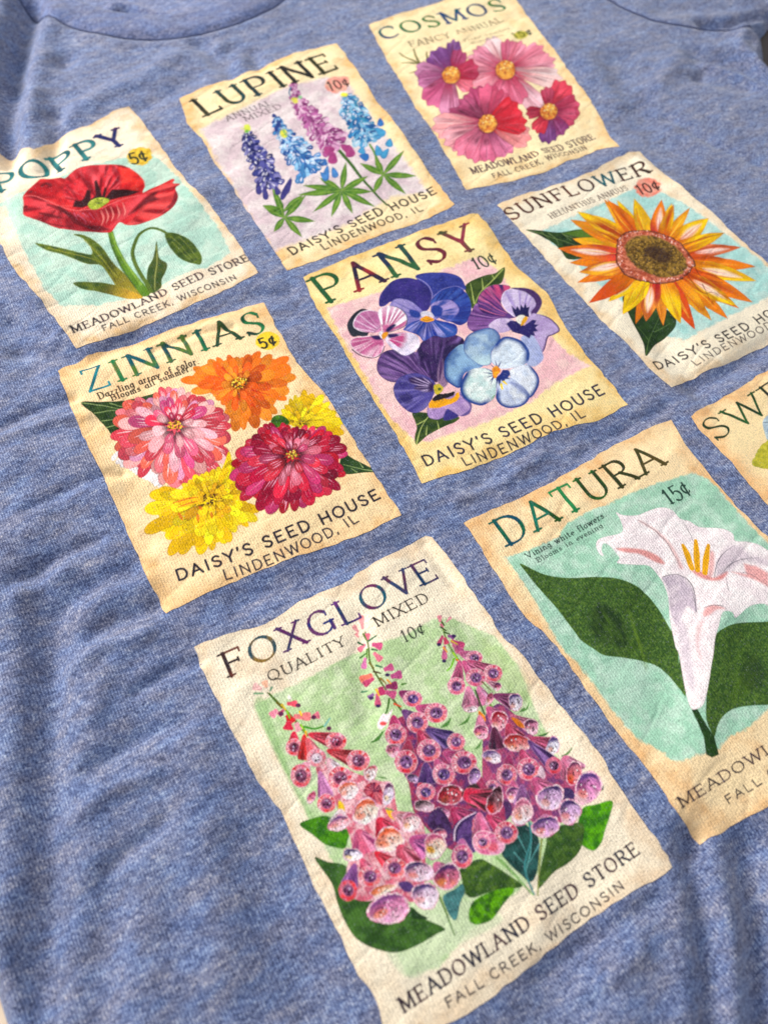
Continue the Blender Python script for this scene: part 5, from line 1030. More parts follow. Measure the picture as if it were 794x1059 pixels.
    cone(f5,(340,280),(350,400),55,(104,70,130),shade=(60,40,90))
    ring(f5,(445,345),66,62,rim=(206,100,140),o=(400,260),tube=(200,96,140),inner=(96,66,126))
    ring(f5,(340,450),56,52,rim=(206,90,130),o=(300,400),tube=(214,70,96),inner=(84,56,120))
    mouth(f5,(330,530),58,36,10,top=(70,56,60),mid=(150,120,130),bot=(236,200,216),dots=4,orange=0)
    mouth(f5,(485,465),80,64,-30,top=(110,30,40),mid=(176,44,60),bot=(130,60,70),dots=18,orange=.2)
    P.fill(f5((550,460),(620,400),(660,430),(660,520),(620,540)),(64,44,44),soft=2,mot=((50,60,34),5,.7))
    cone(f5,(570,460),(720,500),70,(214,50,84),shade=(80,40,50),w0=.5); mouth(f5,(748,500),48,88,12,top=(70,36,50),mid=(110,60,70),bot=(206,40,40),dots=9,orange=0)
    mouth(f5,(430,575),48,40,10,top=(110,60,110),mid=(200,110,150),dots=7)
    ring(f5,(590,640),46,46,rim=(206,80,120),o=(520,540),tube=(196,84,130))
    P.fill(f7((250,180),(300,150),(350,190),(380,290),(300,290),(240,250)),(96,66,120),mot=((70,44,84),5,.8)); mouth(f7,(310,295),44,28,5,top=(90,50,110),mid=(220,110,130),spot=(236,90,60),dots=3)
    cone(f7,(380,150),(470,240),80,(180,56,100),shade=(110,40,80))
    P.fill(f7((390,330),(385,270),(420,220),(480,190),(530,170),(500,220),(500,300),(520,400),(470,400),(410,350)),(108,76,136),mot=((74,50,104),5,.8),edge=((60,40,90),1,.5))
    P.stroke(f7((395,335),(400,270),(440,215),(520,172)),1.4,(240,216,230),.8); P.stroke(f7((405,335),(412,275),(450,225),(515,185)),2.0,(50,36,80),1)
    cone(f7,(540,180),(560,330),60,(226,120,160)); 
    P.fill(f7((500,330),(540,280),(620,290),(680,330),(690,380),(650,420),(560,420),(515,390)),(214,110,150),edge=(WH,1.4,.9),rays=[(f7((560,350))[0],(240,180,204),10,.8)])
    P.fill(f7((590,360),(640,350),(650,390),(600,400)),(220,60,80),soft=3,alpha=.7)
    ring(f7,(560,345),48,44,rim=(220,120,160))
    ring(f7,(700,290),68,66,rim=DM,o=(590,190),tube=(190,60,100))
    ring(f7,(440,430),64,70,rim=(206,80,130),o=(440,330),tube=(190,110,160))
    # ---------- left spike
    lab('leftmost foxglove spike, pale pink and red')
    P.fill(f6((150,30),(250,0),(400,60),(520,100),(600,120),(640,300),(760,330),(794,420),(794,560),(760,794),(600,794),(380,794),(330,640),(360,500),(340,400),(250,200)),(214,110,130),mot=((240,196,200),6,.9))
    P.stroke(f1((95,150),(150,200),(210,260),(270,330),(330,400)),1.6,(110,120,40),2.6)
    buds(f1,[((60,130),(10,110),8,(244,196,190)),((90,120),(75,80),7,(244,190,160)),((150,250),(115,290),8,(240,150,170)),((190,250),(160,285),6,(190,90,120)),((210,215),(270,215),7,(230,90,110)),((215,185),(230,175),6,(246,236,230)),((250,290),(350,290),9,(240,140,140)),((360,290),(400,280),8,(236,130,150)),((210,280),(240,330),10,(214,40,50)),((220,320),(215,370),11,(214,50,80)),((260,330),(290,370),10,(240,170,180))])
    for v,cl in [(((20,155),(70,155)),(130,170,130)),(((120,120),(110,140)),(120,160,130)),(((110,160),(150,210)),(80,120,34)),(((150,210),(180,240)),(120,110,30)),(((180,220),(200,250)),(226,196,50)),(((210,260),(225,300)),(130,190,30)),(((285,262),(295,285)),(246,206,50)),(((290,340),(320,380)),(150,210,40)),(((310,350),(370,362),(430,345)),(70,150,30)),(((430,345),(460,300)),(140,196,180)),(((320,380),(320,420)),(240,190,60))]: P.stroke(f1(*v),2.4,cl,1.6)
    for p in [(275,225),(365,295),(455,360),(175,275)]: P.fill(f1(*ell(p[0],p[1],15,13)),(110,50,90),n=2)
    RD=(224,40,52)
    ring(f1,(250,470),50,52,rim=RD,o=(250,380),tube=(220,50,80),inner=(110,30,60))
    cone(f1,(310,400),(310,540),40,(226,60,60))
    ring(f1,(497,437),62,54,rim=RD,o=(340,395),tube=(216,60,80),inner=(150,50,80))
    ring(f1,(627,548),68,64,rim=(230,60,60),o=(450,490),tube=(222,70,80),inner=(110,50,84))
    ring(f1,(382,533),58,54,rim=(236,130,140),o=(330,420),tube=(236,110,120),inner=(226,196,206),hot=(236,150,150))
    ring(f1,(290,637),62,70,rim=RD,o=(330,560),tube=(240,170,190),inner=(110,50,80))
    ring(f1,(520,650),72,68,rim=RD,o=(450,540),tube=(240,190,200),inner=(120,50,84))
    mouth(f6,(345,155),66,52,-25,o=(300,110),tube=(240,190,200),top=(230,120,90),mid=(244,196,190),spot=(236,120,50),dots=8)
    mouth(f6,(470,55),36,50,20,top=(206,90,100),mid=(236,200,200),spot=(236,120,60),dots=6)
    cone(f6,(175,50),(212,200),46,(196,130,176),shade=(150,80,130)); ring(f6,(213,232),56,56,rim=RD,inner=(120,50,90))
    P.fill(f6((430,150),(470,110),(520,120),(545,180),(540,240),(490,220),(450,190)),(176,30,60),mot=((110,40,80),5,.9),rays=[(f6((490,160))[0],(236,130,140),8,.8)])
    mouth(f6,(577,178),36,68,5,top=(110,60,100),mid=(206,180,210),bot=(236,220,236),spot=(240,200,60),dots=9)
    P.fill(f6((560,260),(600,270),(620,330),(580,310)),(244,190,50)); P.fill(f6((285,215),(315,240),(318,285),(285,270)),(246,206,50),soft=1)
    P.stroke(f6((560,262),(610,275)),1.5,(60,140,130),1)
    mouth(f6,(125,200),22,38,20,top=(206,90,120),dots=3)
    mouth(f6,(287,350),66,46,-15,o=(300,270),tube=(244,214,220),top=(130,90,140),mid=(236,150,160),dots=7,orange=.3)
    mouth(f6,(445,282),84,76,-20,o=(400,180),tube=(240,160,170),top=(232,110,70),mid=(244,190,170),bot=(248,226,226),spot=(226,100,40),dots=14,orange=.6)
    mouth(f6,(705,342),52,66,20,top=(206,110,140),mid=(236,180,180),spot=(240,170,60),dots=9,o=(600,290),tube=(236,150,160))
    cone(f6,(400,390),(450,520),90,(224,110,140),shade=(150,60,110))
    cone(f6,(520,320),(580,430),80,(216,50,80)); mouth(f6,(582,448),94,74,0,top=(232,110,70),mid=(240,160,140),bot=(248,232,232),spot=(226,110,40),dots=16,orange=.6)
    mouth(f6,(368,535),66,38,10,top=(70,60,110),mid=(214,196,220),spot=(240,200,70),dots=8,orange=.6)
    cone(f6,(640,480),(700,600),80,(220,96,120))
    ring(f6,(612,610),68,60,rim=(230,70,60),o=(500,520),tube=(222,50,70),inner=(120,60,110))
    cone(f8,(590,100),(700,150),80,(206,96,150),shade=(110,60,120)); mouth(f8,(735,140),72,74,25,top=(220,110,150),mid=(240,180,160),bot=(246,236,220),spot=(242,180,50),dots=13,orange=.9)
    mouth(f8,(640,292),86,66,10,top=(76,54,110),mid=(220,160,180),bot=(242,220,226),spot=(236,110,60),dots=13)
    mouth(f7,(352,550),80,78,-10,o=(280,470),tube=(220,120,160),top=(96,60,120),mid=(176,80,110),bot=(226,140,110),spot=(236,150,60),dots=7)
    cone(f6,(380,590),(345,720),50,(150,90,150),shade=(100,60,120)); ring(f6,(340,742),56,62,rim=RD,inner=(104,44,84),edgec=(240,130,140))
    ring(f6,(468,660),70,62,rim=(226,60,80),o=(420,560),tube=(226,100,130),inner=(110,50,100))
    mouth(f8,(430,402),92,32,-18,top=(232,130,90),mid=(244,180,150),bot=(248,230,224),spot=(236,120,60),dots=9)
    P.fill(f8((520,360),(580,350),(620,400),(560,410)),(100,70,130),soft=1)
    mouth(f8,(680,432),88,76,-5,top=(80,60,120),mid=(214,170,196),bot=(246,232,238),spot=(232,120,90),dots=13,orange=.4)
    mouth(f8,(465,508),132,88,-25,top=(150,90,150),mid=(206,110,150),bot=(240,200,214),spot=(236,140,70),dots=22,orange=.6)
    P.group('price_mark')
    line(P,Z1,'10$',(672,366),(705,352),(738,335),(658,331),cols=((44,50,52),),wt=.12)
    P.group('title_lettering')
    line(P,Z1,'FOXGLOVE',(133,474),(462,325),(778,168),(92,402),cols=(((60,46,50),(120,70,60)),((60,90,100),(150,120,60)),((110,50,110),(60,70,110)),((40,60,130),(120,70,120)),((110,60,130),(40,70,110)),((30,100,120),(120,50,100)),((60,80,120),(110,60,90)),((30,70,110),(110,60,100))),wt=.16,thin=.45)
    P.group('variety_lettering')
    line(P,Z1,'QUALITY',(262,486),(380,432),(497,372),(250,454),cols=((34,30,34),),wt=.145,hs=.92)
    line(P,Z1,'MIXED',(588,320),(668,280),(749,240),(576,288),cols=((34,30,34),),wt=.145,hs=.92)
    P.group('shop_lettering')
    P.text('MEADOWLAND SEED STORE',(417,1048),(546,961),(662,882),(409,1032),hs=.88,cols=((62,48,62),(84,60,70),(44,48,70)),wt=.15)
    P.text('FALL CREEK, WISCONSIN',(463,1043),(557,982),(646,918),(457,1030),cols=((60,54,64),),wt=.13,font='sans')
    return P
packets.append((foxglove,'foxglove seed packet print with three spikes of spotted bells'))
# ================================================================== scene assembly
MM=0.001
def tagob(o,label=None,cat=None,group=None,kind=None):
    if label:o['label']=label
    if cat:o['category']=cat
    if group:o['group']=group
    if kind:o['kind']=kind
def mkmesh(name,verts,faces,mat,parent=None,colors=None,smooth=True):
    me=bpy.data.meshes.new(name)
    V=np.asarray(verts,F32)*MM; Fc=np.asarray(faces,np.int32)
    me.vertices.add(len(V)); me.vertices.foreach_set('co',V.ravel())
    k=Fc.shape[1]
    me.loops.add(Fc.size); me.loops.foreach_set('vertex_index',Fc.ravel())
    me.polygons.add(len(Fc)); me.polygons.foreach_set('loop_start',np.arange(len(Fc),dtype=np.int32)*k)
    me.update(calc_edges=True)
    if smooth: me.polygons.foreach_set('use_smooth',np.ones(len(Fc),bool))
    if colors is not None:
        ca=me.color_attributes.new('ink','FLOAT_COLOR','POINT')
        c=np.ones((len(V),4),F32); c[:,:3]=colors; ca.data.foreach_set('color',c.ravel())
    me.validate(); me.materials.append(mat)
    o=bpy.data.objects.new(name,me); COL.objects.link(o)
    if parent: o.parent=parent
    return o
def empty(name):
    o=bpy.data.objects.new(name,None); COL.objects.link(o); o.empty_display_size=.05; return o

# ---------------------------------------------------------------- materials
def newmat(name):
    m=bpy.data.materials.new(name); m.use_nodes=True; nt=m.node_tree
    b=nt.nodes['Principled BSDF']; return m,nt,b
def N(nt,t,**k):
    n=nt.nodes.new(t)
    for a,v in k.items():
        if a.startswith('i_'):
            key=a[2:]; key=int(key) if key.isdigit() else key.replace('_',' ')
            n.inputs[key].default_value=v
        else: setattr(n,a,v)
    return n
def math_(nt,op,a,b=None):
    n=nt.nodes.new('ShaderNodeMath'); n.operation=op
    for i,v in enumerate((a,b)):
        if v is None: continue
        if isinstance(v,(int,float)): n.inputs[i].default_value=v
        else: nt.links.new(v,n.inputs[i])
    return n.outputs[0]
def mapped(nt,sx,sy,sz=1,rot=0):
    tc=N(nt,'ShaderNodeTexCoord'); mp=N(nt,'ShaderNodeMapping'); mp.inputs['Scale'].default_value=(sx*1000,sy*1000,sz*1000); mp.inputs['Rotation'].default_value=(0,0,rot)
    nt.links.new(tc.outputs['Object'],mp.inputs['Vector']); return mp.outputs[0]
def noise(nt,vec,scale=1,detail=3,rough=.6,dist=0):
    n=N(nt,'ShaderNodeTexNoise'); n.inputs['Scale'].default_value=scale;n.inputs['Detail'].default_value=detail;n.inputs['Roughness'].default_value=rough;n.inputs['Distortion'].default_value=dist
    nt.links.new(vec,n.inputs['Vector']); return n.outputs['Fac']
def fabric_mat(name,tint=(1,1,1),stretch=1.0,rot=0):
    m,nt,b=newmat(name)
    s1=noise(nt,mapped(nt,.26*stretch,.58,.58,rot+.1),1,3,.65,.8)
    s2=noise(nt,mapped(nt,.75*stretch,1.8,1.8,rot),1,3,.7,.4)
    s3=noise(nt,mapped(nt,.045,.07,.07,rot),1,2)
    fine=noise(nt,mapped(nt,2.6,1.15,1.15,rot),1,2,.75)
    v=math_(nt,'ADD',math_(nt,'MULTIPLY',s1,.38),math_(nt,'MULTIPLY',s2,.50))
    v=math_(nt,'ADD',v,math_(nt,'MULTIPLY',s3,.12))
    v=math_(nt,'ADD',v,math_(nt,'MULTIPLY',math_(nt,'SUBTRACT',fine,.5),.7))
    cr=N(nt,'ShaderNodeValToRGB'); e=cr.color_ramp
    pts=[(.33,(.042,.056,.118)),(.42,(.090,.114,.218)),(.5,(.154,.192,.325)),(.58,(.252,.298,.440)),(.69,(.47,.51,.60))]
    e.elements[0].position=pts[0][0]; e.elements[1].position=pts[-1][0]
    for p,c in pts[1:-1]: e.elements.new(p)
    for el,(p,c) in zip(e.elements,pts): el.position=p; el.color=(*[c[i]*tint[i] for i in range(3)],1)
    nt.links.new(v,cr.inputs[0])
    # knitted wales and courses
    w=N(nt,'ShaderNodeTexWave'); w.wave_type='BANDS'; w.bands_direction='X'; w.inputs['Scale'].default_value=.37; w.inputs['Distortion'].default_value=1.2; w.inputs['Detail'].default_value=1; w.inputs['Detail Scale'].default_value=.4
    nt.links.new(mapped(nt,1,1,1,rot+.02),w.inputs['Vector'])
    w2=N(nt,'ShaderNodeTexWave'); w2.wave_type='BANDS'; w2.bands_direction='Y'; w2.inputs['Scale'].default_value=.5; w2.inputs['Distortion'].default_value=1.5
    nt.links.new(mapped(nt,1,1,1,rot),w2.inputs['Vector'])
    kn=math_(nt,'MULTIPLY',w.outputs['Fac'],math_(nt,'ADD',math_(nt,'MULTIPLY',w2.outputs['Fac'],.5),.5))
    # dark stitches between wales
    mx=N(nt,'ShaderNodeMix'); mx.data_type='RGBA'; mx.blend_type='MULTIPLY'; mx.inputs['Factor'].default_value=.6
    g=N(nt,'ShaderNodeValToRGB'); g.color_ramp.elements[0].color=(.55,.58,.66,1); g.color_ramp.elements[0].position=.05; g.color_ramp.elements[1].position=.6; g.color_ramp.elements[1].color=(1.15,1.15,1.15,1)
    nt.links.new(kn,g.inputs[0]); nt.links.new(cr.outputs[0],mx.inputs['A']); nt.links.new(g.outputs[0],mx.inputs['B'])
    hv=noise(nt,mapped(nt,.10,.22,.22,rot+.2),1,3,.6); hg=N(nt,'ShaderNodeValToRGB'); hg.color_ramp.elements[0].position=.36; hg.color_ramp.elements[0].color=(.86,.97,1.12,1); hg.color_ramp.elements[1].position=.64; hg.color_ramp.elements[1].color=(1.16,1.0,.90,1)
    nt.links.new(hv,hg.inputs[0]); mh=N(nt,'ShaderNodeMix'); mh.data_type='RGBA'; mh.blend_type='MULTIPLY'; mh.inputs['Factor'].default_value=.85
    nt.links.new(mx.outputs['Result'],mh.inputs['A']); nt.links.new(hg.outputs[0],mh.inputs['B'])
    nt.links.new(mh.outputs['Result'],b.inputs['Base Color'])
    b.inputs['Roughness'].default_value=.95; b.inputs['Specular IOR Level'].default_value=.15
    b.inputs['Sheen Weight'].default_value=.25; b.inputs['Sheen Roughness'].default_value=.5
    h=math_(nt,'ADD',math_(nt,'MULTIPLY',kn,.5),math_(nt,'MULTIPLY',s2,.8)); h=math_(nt,'ADD',h,math_(nt,'MULTIPLY',fine,.5))
    bp=N(nt,'ShaderNodeBump'); bp.inputs['Strength'].default_value=.75; bp.inputs['Distance'].default_value=.00035
    nt.links.new(h,bp.inputs['Height']); nt.links.new(bp.outputs[0],b.inputs['Normal'])
    return m
FAB=fabric_mat('heather_blue_knit'); RIB=fabric_mat('heather_blue_rib',(.86,.88,.98),1.2,.9); INNER=fabric_mat('heather_blue_inside',(1.05,1.05,1.1),1.0,-.15)
def ink_mat():
    m,nt,b=newmat('printed_ink')
    at=N(nt,'ShaderNodeVertexColor'); at.layer_name='ink'
    sp=noise(nt,mapped(nt,2.1,2.1,2.1),1,3,.8); 
    g=N(nt,'ShaderNodeValToRGB'); g.color_ramp.elements[0].position=.3; g.color_ramp.elements[0].color=(.56,.55,.55,1); g.color_ramp.elements[1].position=.62; g.color_ramp.elements[1].color=(1.12,1.12,1.12,1)
    nt.links.new(sp,g.inputs[0])
    mx=N(nt,'ShaderNodeMix'); mx.data_type='RGBA'; mx.blend_type='MULTIPLY'; mx.inputs['Factor'].default_value=.8
    nt.links.new(at.outputs['Color'],mx.inputs['A']); nt.links.new(g.outputs[0],mx.inputs['B'])
    fl=noise(nt,mapped(nt,2.3,1.3,1.3),1,2,.8); fg=N(nt,'ShaderNodeMapRange'); fg.inputs['From Min'].default_value=.60; fg.inputs['From Max'].default_value=.74; fg.inputs['To Max'].default_value=.5; nt.links.new(fl,fg.inputs['Value'])
    mf=N(nt,'ShaderNodeMix'); mf.data_type='RGBA'; mf.inputs['B'].default_value=(.26,.27,.34,1); nt.links.new(fg.outputs[0],mf.inputs['Factor']); nt.links.new(mx.outputs['Result'],mf.inputs['A'])
    nt.links.new(mf.outputs['Result'],b.inputs['Base Color'])
    b.inputs['Roughness'].default_value=.85; b.inputs['Specular IOR Level'].default_value=.15
    n1=noise(nt,mapped(nt,.85,.85,.85),1,3,.6); n2=noise(nt,mapped(nt,2.2,2.2,2.2),1,2,.6)
    wv=N(nt,'ShaderNodeTexWave'); wv.wave_type='BANDS'; wv.bands_direction='X'; wv.inputs['Scale'].default_value=.37; wv.inputs['Distortion'].default_value=1.2; nt.links.new(mapped(nt,1,1,1,.02),wv.inputs['Vector'])
    h=math_(nt,'ADD',math_(nt,'MULTIPLY',n1,.7),math_(nt,'MULTIPLY',n2,.6)); h=math_(nt,'ADD',h,math_(nt,'MULTIPLY',wv.outputs['Fac'],.16))
    bp=N(nt,'ShaderNodeBump'); bp.inputs['Strength'].default_value=.8; bp.inputs['Distance'].default_value=.0005
    nt.links.new(h,bp.inputs['Height']); nt.links.new(bp.outputs[0],b.inputs['Normal'])
    return m
INKM=ink_mat()
def wood_mat():
    m,nt,b=newmat('pale_wood')
    n=noise(nt,mapped(nt,.004,.06,.06,.5),1,5,.6,.8)
    cr=N(nt,'ShaderNodeValToRGB'); cr.color_ramp.elements[0].color=(.50,.33,.20,1);cr.color_ramp.elements[1].color=(.78,.62,.46,1);cr.color_ramp.elements[0].position=.3;cr.color_ramp.elements[1].position=.7
    nt.links.new(n,cr.inputs[0])
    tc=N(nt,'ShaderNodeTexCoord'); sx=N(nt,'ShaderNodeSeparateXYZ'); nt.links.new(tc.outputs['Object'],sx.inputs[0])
    # table colour turns dark brown from the shirt's right side outward
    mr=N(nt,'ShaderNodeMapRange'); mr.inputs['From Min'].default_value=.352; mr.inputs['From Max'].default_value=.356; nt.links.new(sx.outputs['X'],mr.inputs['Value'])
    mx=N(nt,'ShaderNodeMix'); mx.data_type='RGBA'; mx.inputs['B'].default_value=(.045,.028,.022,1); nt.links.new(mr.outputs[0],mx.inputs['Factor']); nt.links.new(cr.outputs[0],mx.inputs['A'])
    nt.links.new(mx.outputs['Result'],b.inputs['Base Color']); b.inputs['Roughness'].default_value=.5
    return m
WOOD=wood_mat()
def plain(name,c,r=.8):
    m,nt,b=newmat(name); n=noise(nt,mapped(nt,1,1,1),1,2); mr=N(nt,'ShaderNodeMix'); mr.data_type='RGBA'; mr.inputs['A'].default_value=(*[x*.85 for x in c],1); mr.inputs['B'].default_value=(*c,1)
    nt.links.new(n,mr.inputs['Factor']); nt.links.new(mr.outputs['Result'],b.inputs['Base Color']); b.inputs['Roughness'].default_value=r; return m
THREAD=plain('seam_thread',(.045,.06,.15)); LABELINK=plain('neck_print_ink',(.05,.05,.08))

# ---------------------------------------------------------------- sheets of cloth cut to an outline
def nearest_on(pts,Q):
    P=np.asarray(Q,float);best=np.full(len(pts),1e18);out=np.zeros((len(pts),2))
    for i in range(len(P)):
        a=P[i];b=P[(i+1)%len(P)];d=b-a;L=d@d+1e-12
        t=np.clip(((pts-a)@d)/L,0,1);c=a+t[:,None]*d;e=((pts-c)**2).sum(1);m=e<best;best[m]=e[m];out[m]=c[m]
    return out
def lattice(outline,res):
    o=np.asarray(outline,float);x0,y0=o.min(0)-res*2;x1,y1=o.max(0)+res*2
    W=int((x1-x0)/res)+2;Hh=int((y1-y0)/res)+2
    return np.meshgrid((x0+np.arange(W)*res),(y0+np.arange(Hh)*res))
def cells(X,Y,outline,res,keep=None,snap=True):
    Hh,W=X.shape
    cx=X[:-1,:-1]+res/2;cy=Y[:-1,:-1]+res/2
    sd=Print.sdf(outline,cx.astype(F32),cy.astype(F32)); k=sd<0
    used=np.zeros((Hh,W),bool);un=np.zeros((Hh,W),bool)
    for a in (0,1):
        for b in (0,1):
            used[a:Hh-1+a,b:W-1+b]|=k; un[a:Hh-1+a,b:W-1+b]|=~k
    bd=used&un
    pts=np.stack([X[bd],Y[bd]],1).astype(float)
    q=nearest_on(pts,outline) if snap else pts
    X=X.copy().astype(float);Y=Y.copy().astype(float);X[bd]=q[:,0];Y[bd]=q[:,1]
    return X,Y,k,used
def faces_of(k,used,W):
    idx=-np.ones(used.shape,np.int64);idx[used]=np.arange(used.sum())
    j,i=np.nonzero(k)
    return np.stack([idx[j,i],idx[j,i+1],idx[j+1,i+1],idx[j+1,i]],1)
def polyd(X,Y,q): return np.sqrt(seg_dist(X,Y,np.asarray(q,float)))
def sheet(name,outline,res,zf,mat,parent):
    X,Y=lattice(outline,res); X,Y,k,u=cells(X,Y,outline,res)
    f=faces_of(k,u,X.shape[1]); x=X[u];y=Y[u]
    return mkmesh(name,np.stack([x,y,zf(x,y)],1),f,mat,parent)

NC=(138.,125.);NRX,NRY=80.,81.
neck=[(NC[0]+NRX*cos(math.radians(t)),NC[1]+NRY*sin(math.radians(t))) for t in np.linspace(180,360,41)]
rs=[tuple(p) for p in spline(np.array([(322,118),(319,60),(321,10),(326,-20),(330,-36),(338,-50.7),(350,-62),(364,-71),(377,-74.5)]),False,5)]
mir=lambda p:(286-p[0],p[1])
ls=[mir(p) for p in rs]
rside=[(376,-82),(370,-90),(362,-97.5),(360.5,-112),(361,-200),(362,-320),(364,-500)]
lside=[(-94,-82),(-88,-92),(-83,-102),(-80,-160),(-79,-260),(-78.4,-300),(-78.2,-320),(-79,-400),(-81,-500)]
hem=[(300,-506),(143,-509),(0,-506)]
body=[(218,133)]+rs+rside+hem+lside[::-1]+ls[::-1]+[(58,133)]+neck[1:-1]
SH=(218,133)
# extra shaping round the seams and edges
EXTRA=[([(124,4),(140,10),(160,15),(190,19)],4.5,-4.2),([(729,24),(752,23),(775,17),(800,10)],4.0,-5.0),([(690,10),(740,8),(790,4)],6,-1.6),([(705,30),(740,32),(768,38)],3.5,1.0),([(768,30),(764,45),(775,58),(800,72)],4,2.2)]
EX=[(np.array([pl0(*p) for p in pts]),w,a) for pts,w,a in EXTRA]
def cloth_z(x,y):
    z=height(x,y).astype(float)
    for q,w,a in EX: z+=a*np.exp(-(polyd(x,y,q)/w)**2)
    return z
edge_r=rs[-1:]+rside; edge_l=ls[-1:]+lside; edge_h=[rside[-1]]+hem+[lside[-1]]
def body_z(x,y):
    z=cloth_z(x,y)
    for q,w in ((rs,1.1),(ls,1.1),(neck,1.3)): z-=.7*np.exp(-(polyd(x,y,q)/w)**2)
    for q,w in ((neck,5.),): z+=.7*np.exp(-((polyd(x,y,q)-4)/3.)**2)
    for q in (edge_r,edge_l,edge_h):
        d=polyd(x,y,q); t=np.clip(1-d/7.0,0,1); z=z*(1-t)+(TABLE+.6-z*0)*(t**2.6)+z*(t-t**2.6)
    for q in (edge_l,edge_r):   # turned edge with its stitched ridge
        d=polyd(x,y,q); z+=.6*np.exp(-((d-6)/2.0)**2)
    return z
shirt=empty('t_shirt'); shirt.location=(0,0,0)
tagob(shirt,'heather blue t-shirt laid flat, printed with a grid of nine flower seed packets','t-shirt')
sheet('front_panel',body,1.0,body_z,FAB,shirt)
def sleeve(seam,pts,name):
    out=seam+pts
    arm=[seam[-1]]+pts+[seam[0]]
    def z(x,y):
        z=cloth_z(x,y)+.5; z-=.9*np.exp(-(polyd(x,y,seam)/1.2)**2)
        d=polyd(x,y,arm); t=np.clip(1-d/6.0,0,1); return z*(1-t**2.6)+(TABLE+.7)*t**2.6
    o=sheet(name,out,1.6,z,FAB,shirt); return o
pr=[(384,-72.5),(398,-66),(432,-52),(452,0),(474,66),(420,96),(370,110)]
sleeve(rs,pr,'sleeve'); sleeve(ls,[mir(p) for p in pr],'sleeve')
# collar rib: a rounded band standing on the neck seam, front and back
def collar(t0,t1,ry,cy,z0,name,n=150,mv=16,wid=20.,inv=1):
    V=[];Fc=[]
    for i in range(n):
        t=math.radians(t0+(t1-t0)*i/(n-1))
        for j in range(mv):
            v=j/(mv-1)*1.15
            s_=wid*min(v,1.0)+.0
            x=NC[0]+(NRX-s_)*cos(t); y=cy+(ry-s_*inv)*sin(t)
            V.append((x,y,v))
    V=np.array(V); x=V[:,0];y=V[:,1];v=V[:,2]
    z=cloth_z(x,y)*np.clip(1-v,.2,1)+z0+(-1.0+2.6*np.sin(np.clip(v/.35,0,1)*pi/2))*(v<=1)+np.where(v>1,1.6,0)-.9*(np.clip(v,0,1)**2)-np.where(v>1,(v-1)/.15*4.5,0)
    z+=1.0*(fbm(x/16,y/16,66,2)-.5)+.0
    for i in range(n-1):
        for j in range(mv-1):
            a=i*mv+j; Fc.append((a,a+mv,a+mv+1,a+1))
    return mkmesh(name,np.stack([x,y,z],1),Fc,RIB,shirt)
collar(180,360,NRY,NC[1],0,'collar_rib')
collar(0,180,26,133,-3.2,'back_collar_rib',wid=14,inv=-.9)
# seam stitching beside the neck seam: a shallow cord lying in the groove
def cord(q,r,zf,name,mat):
    q=np.array(spline(np.array(q,float),False,3));V=[];Fc=[];n=6
    z=zf(q[:,0],q[:,1])+.35
    d=np.gradient(q,axis=0);d/=np.linalg.norm(d,axis=1)[:,None]
    for i,(p,dd) in enumerate(zip(q,d)):
        nn=np.array([-dd[1],dd[0]])
        for k in range(n):
            a=2*pi*k/n; V.append((p[0]+nn[0]*r*cos(a),p[1]+nn[1]*r*cos(a),z[i]+r*.6*sin(a)+r*.2))
    for i in range(len(q)-1):
        for k in range(n): Fc.append((i*n+k,(i+1)*n+k,(i+1)*n+(k+1)%n,i*n+(k+1)%n))
    return mkmesh(name,V,Fc,mat,shirt)
cord(neck,.5,body_z,'neck_seam',THREAD)
cord(rs[4:],.55,body_z,'armhole_seam',THREAD); cord(ls[4:],.55,body_z,'armhole_seam',THREAD)
# inside of the back, seen through the neck opening
BW=[(np.array([pl0(*p) for p in pts]),w,a) for pts,w,a in [([(132,12),(150,18),(172,23),(195,25)],6,-3),([(116,2),(132,1),(150,7),(172,12),(194,20)],3.6,4.5),([(200,4),(240,12),(270,2)],7,1.0)]]
inner=[(NC[0]+(NRX+1)*cos(math.radians(t)),NC[1]+(NRY+1)*sin(math.radians(t))) for t in np.linspace(180,360,41)]+[(218,150),(180,164),(138,168),(96,164),(58,150)]
def inner_z(x,y):
    z=-4.6+.5*height(x,y).astype(float)
    for q,w,a in BW: z+=a*np.exp(-(polyd(x,y,q)/w)**2)
    return np.maximum(z,TABLE+.3)
sheet('back_panel',inner,1.5,inner_z,INNER,shirt)
for k,(p,w,h) in enumerate([((222,1),3.2,9.),((236,-4),3.,6.),((247,-5),5.,6.)]):
    x,y=pl0(*p); X,Y=np.meshgrid(np.linspace(x-w/2,x+w/2,8),np.linspace(y-h/2,y+h/2,10)); idx=np.arange(80).reshape(10,8)
    f=np.stack([idx[:-1,:-1].ravel(),idx[:-1,1:].ravel(),idx[1:,1:].ravel(),idx[1:,:-1].ravel()],1)
    mkmesh('neck_print',np.stack([X.ravel(),Y.ravel(),inner_z(X.ravel(),Y.ravel())+.12],1),f,LABELINK,shirt)
# table under the shirt
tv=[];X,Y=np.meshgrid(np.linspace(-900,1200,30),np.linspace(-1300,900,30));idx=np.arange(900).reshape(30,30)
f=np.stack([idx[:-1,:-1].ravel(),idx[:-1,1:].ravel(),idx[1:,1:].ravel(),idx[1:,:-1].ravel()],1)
tb=mkmesh('tabletop',np.stack([X.ravel(),Y.ravel(),np.full(900,TABLE)],1),f,WOOD); tagob(tb,kind='structure')

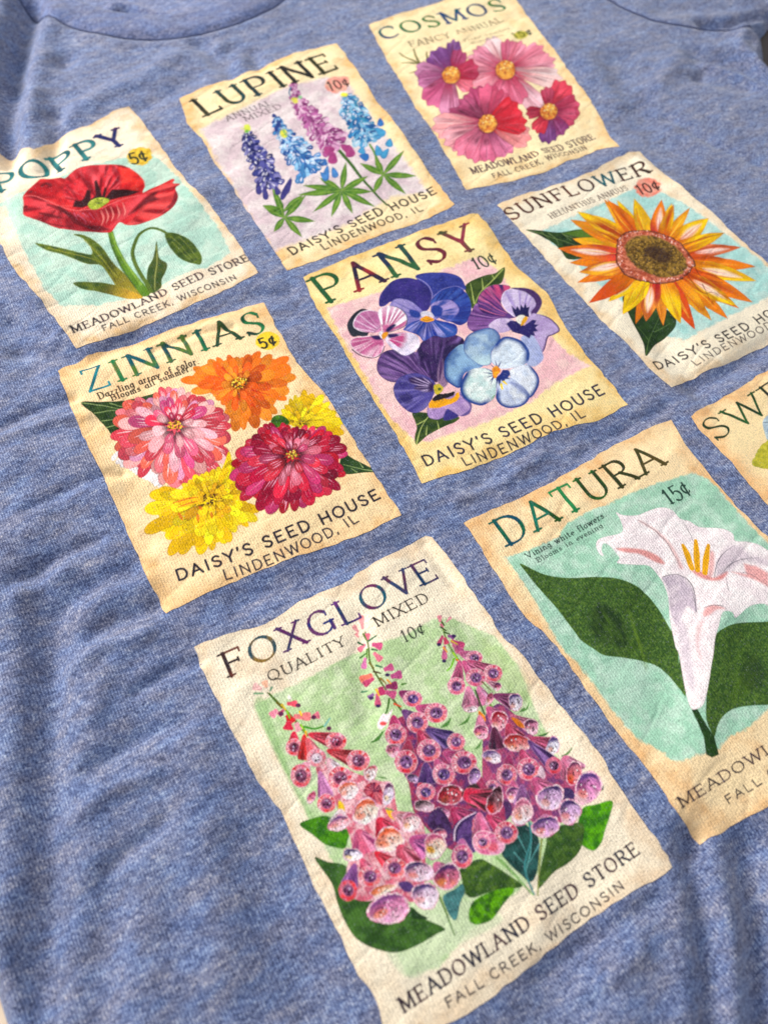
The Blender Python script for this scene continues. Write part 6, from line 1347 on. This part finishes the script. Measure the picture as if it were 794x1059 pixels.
# ---------------------------------------------------------------- the nine printed packets
import time
for fn,label in packets:
    t0=time.time(); random.seed(hash(label)%1000 if False else len(label)); P=fn()
    X,Y,k,u=cells(P.X.astype(float),P.Y.astype(float),P.out,P.res)
    z=(cloth_z(X[u],Y[u])+.13)
    V=np.zeros(X.shape+(3,),F32); V[u]=np.stack([X[u],Y[u],z],1)
    pap=[i for i,(n,_) in enumerate(P.tags) if n in (None,'picture_panel')]; pw=np.where(np.isin(P.tag,pap),1.0,1.15)[...,None]
    img=(np.clip(P.img,.003,.95)**pw*1.03).astype(F32)
    ft=P.tag[:-1,:-1]
    root=None
    for ti in range(len(P.tags)):
        kk=k&(ft==ti)
        if kk.sum()<12 and ti: continue
        uu=np.zeros_like(u)
        for a in (0,1):
            for b in (0,1): uu[a:uu.shape[0]-1+a,b:uu.shape[1]-1+b]|=kk
        f=faces_of(kk,uu,X.shape[1])
        nm='seed_packet_print' if ti==0 else P.tags[ti][0]
        o=mkmesh(nm,V[uu],f,INKM,shirt if ti==0 else root,colors=img[uu])
        if ti==0: root=o; o['label']=label
        elif P.tags[ti][1]: o['label']=P.tags[ti][1]
    print(P.name,P.X.shape,'%.1fs'%(time.time()-t0),flush=True)

# ---------------------------------------------------------------- light
w=bpy.data.worlds.new('World'); scene.world=w; w.use_nodes=True
bg=w.node_tree.nodes['Background']; bg.inputs[0].default_value=(.91,.94,1.0,1); bg.inputs[1].default_value=AMB
def area(name,loc,target,size,power,color):
    l=bpy.data.lights.new(name,'AREA'); l.energy=power; l.size=size; l.color=color; l.shape='SQUARE'
    o=bpy.data.objects.new(name,l); COL.objects.link(o); o.location=loc
    from mathutils import Vector
    d=Vector(target)-Vector(loc); o.rotation_euler=d.to_track_quat('-Z','Y').to_euler(); return o
area('window_light',KEYLOC,(.12,-.15,0),KEYSIZE,KEYP,(1.0,.965,.92))
# ---------------------------------------------------------------- camera
from mathutils import Matrix
cd=bpy.data.cameras.new('camera'); co=bpy.data.objects.new('camera',cd); COL.objects.link(co); scene.camera=co
cd.sensor_fit='VERTICAL'; cd.sensor_height=24; cd.sensor_width=18; cd.lens=24*FPX/1059; cd.clip_start=.01; cd.clip_end=20
Rm=np.stack([RC[0],-RC[1],-RC[2]],1)
mt=Matrix.Identity(4)
for i in range(3):
    for j in range(3): mt[i][j]=float(Rm[i,j])
    mt[i][3]=float(CAM[i]*MM)
co.matrix_world=mt
fx,fy=pl0(400,500); cd.dof.use_dof=True; cd.dof.focus_distance=float(np.dot(RC[2],np.array([fx,fy,0])-CAM))*MM; cd.dof.aperture_fstop=7.5
scene.view_settings.view_transform='Standard'; scene.view_settings.look='None'; scene.view_settings.exposure=0; scene.view_settings.gamma=1
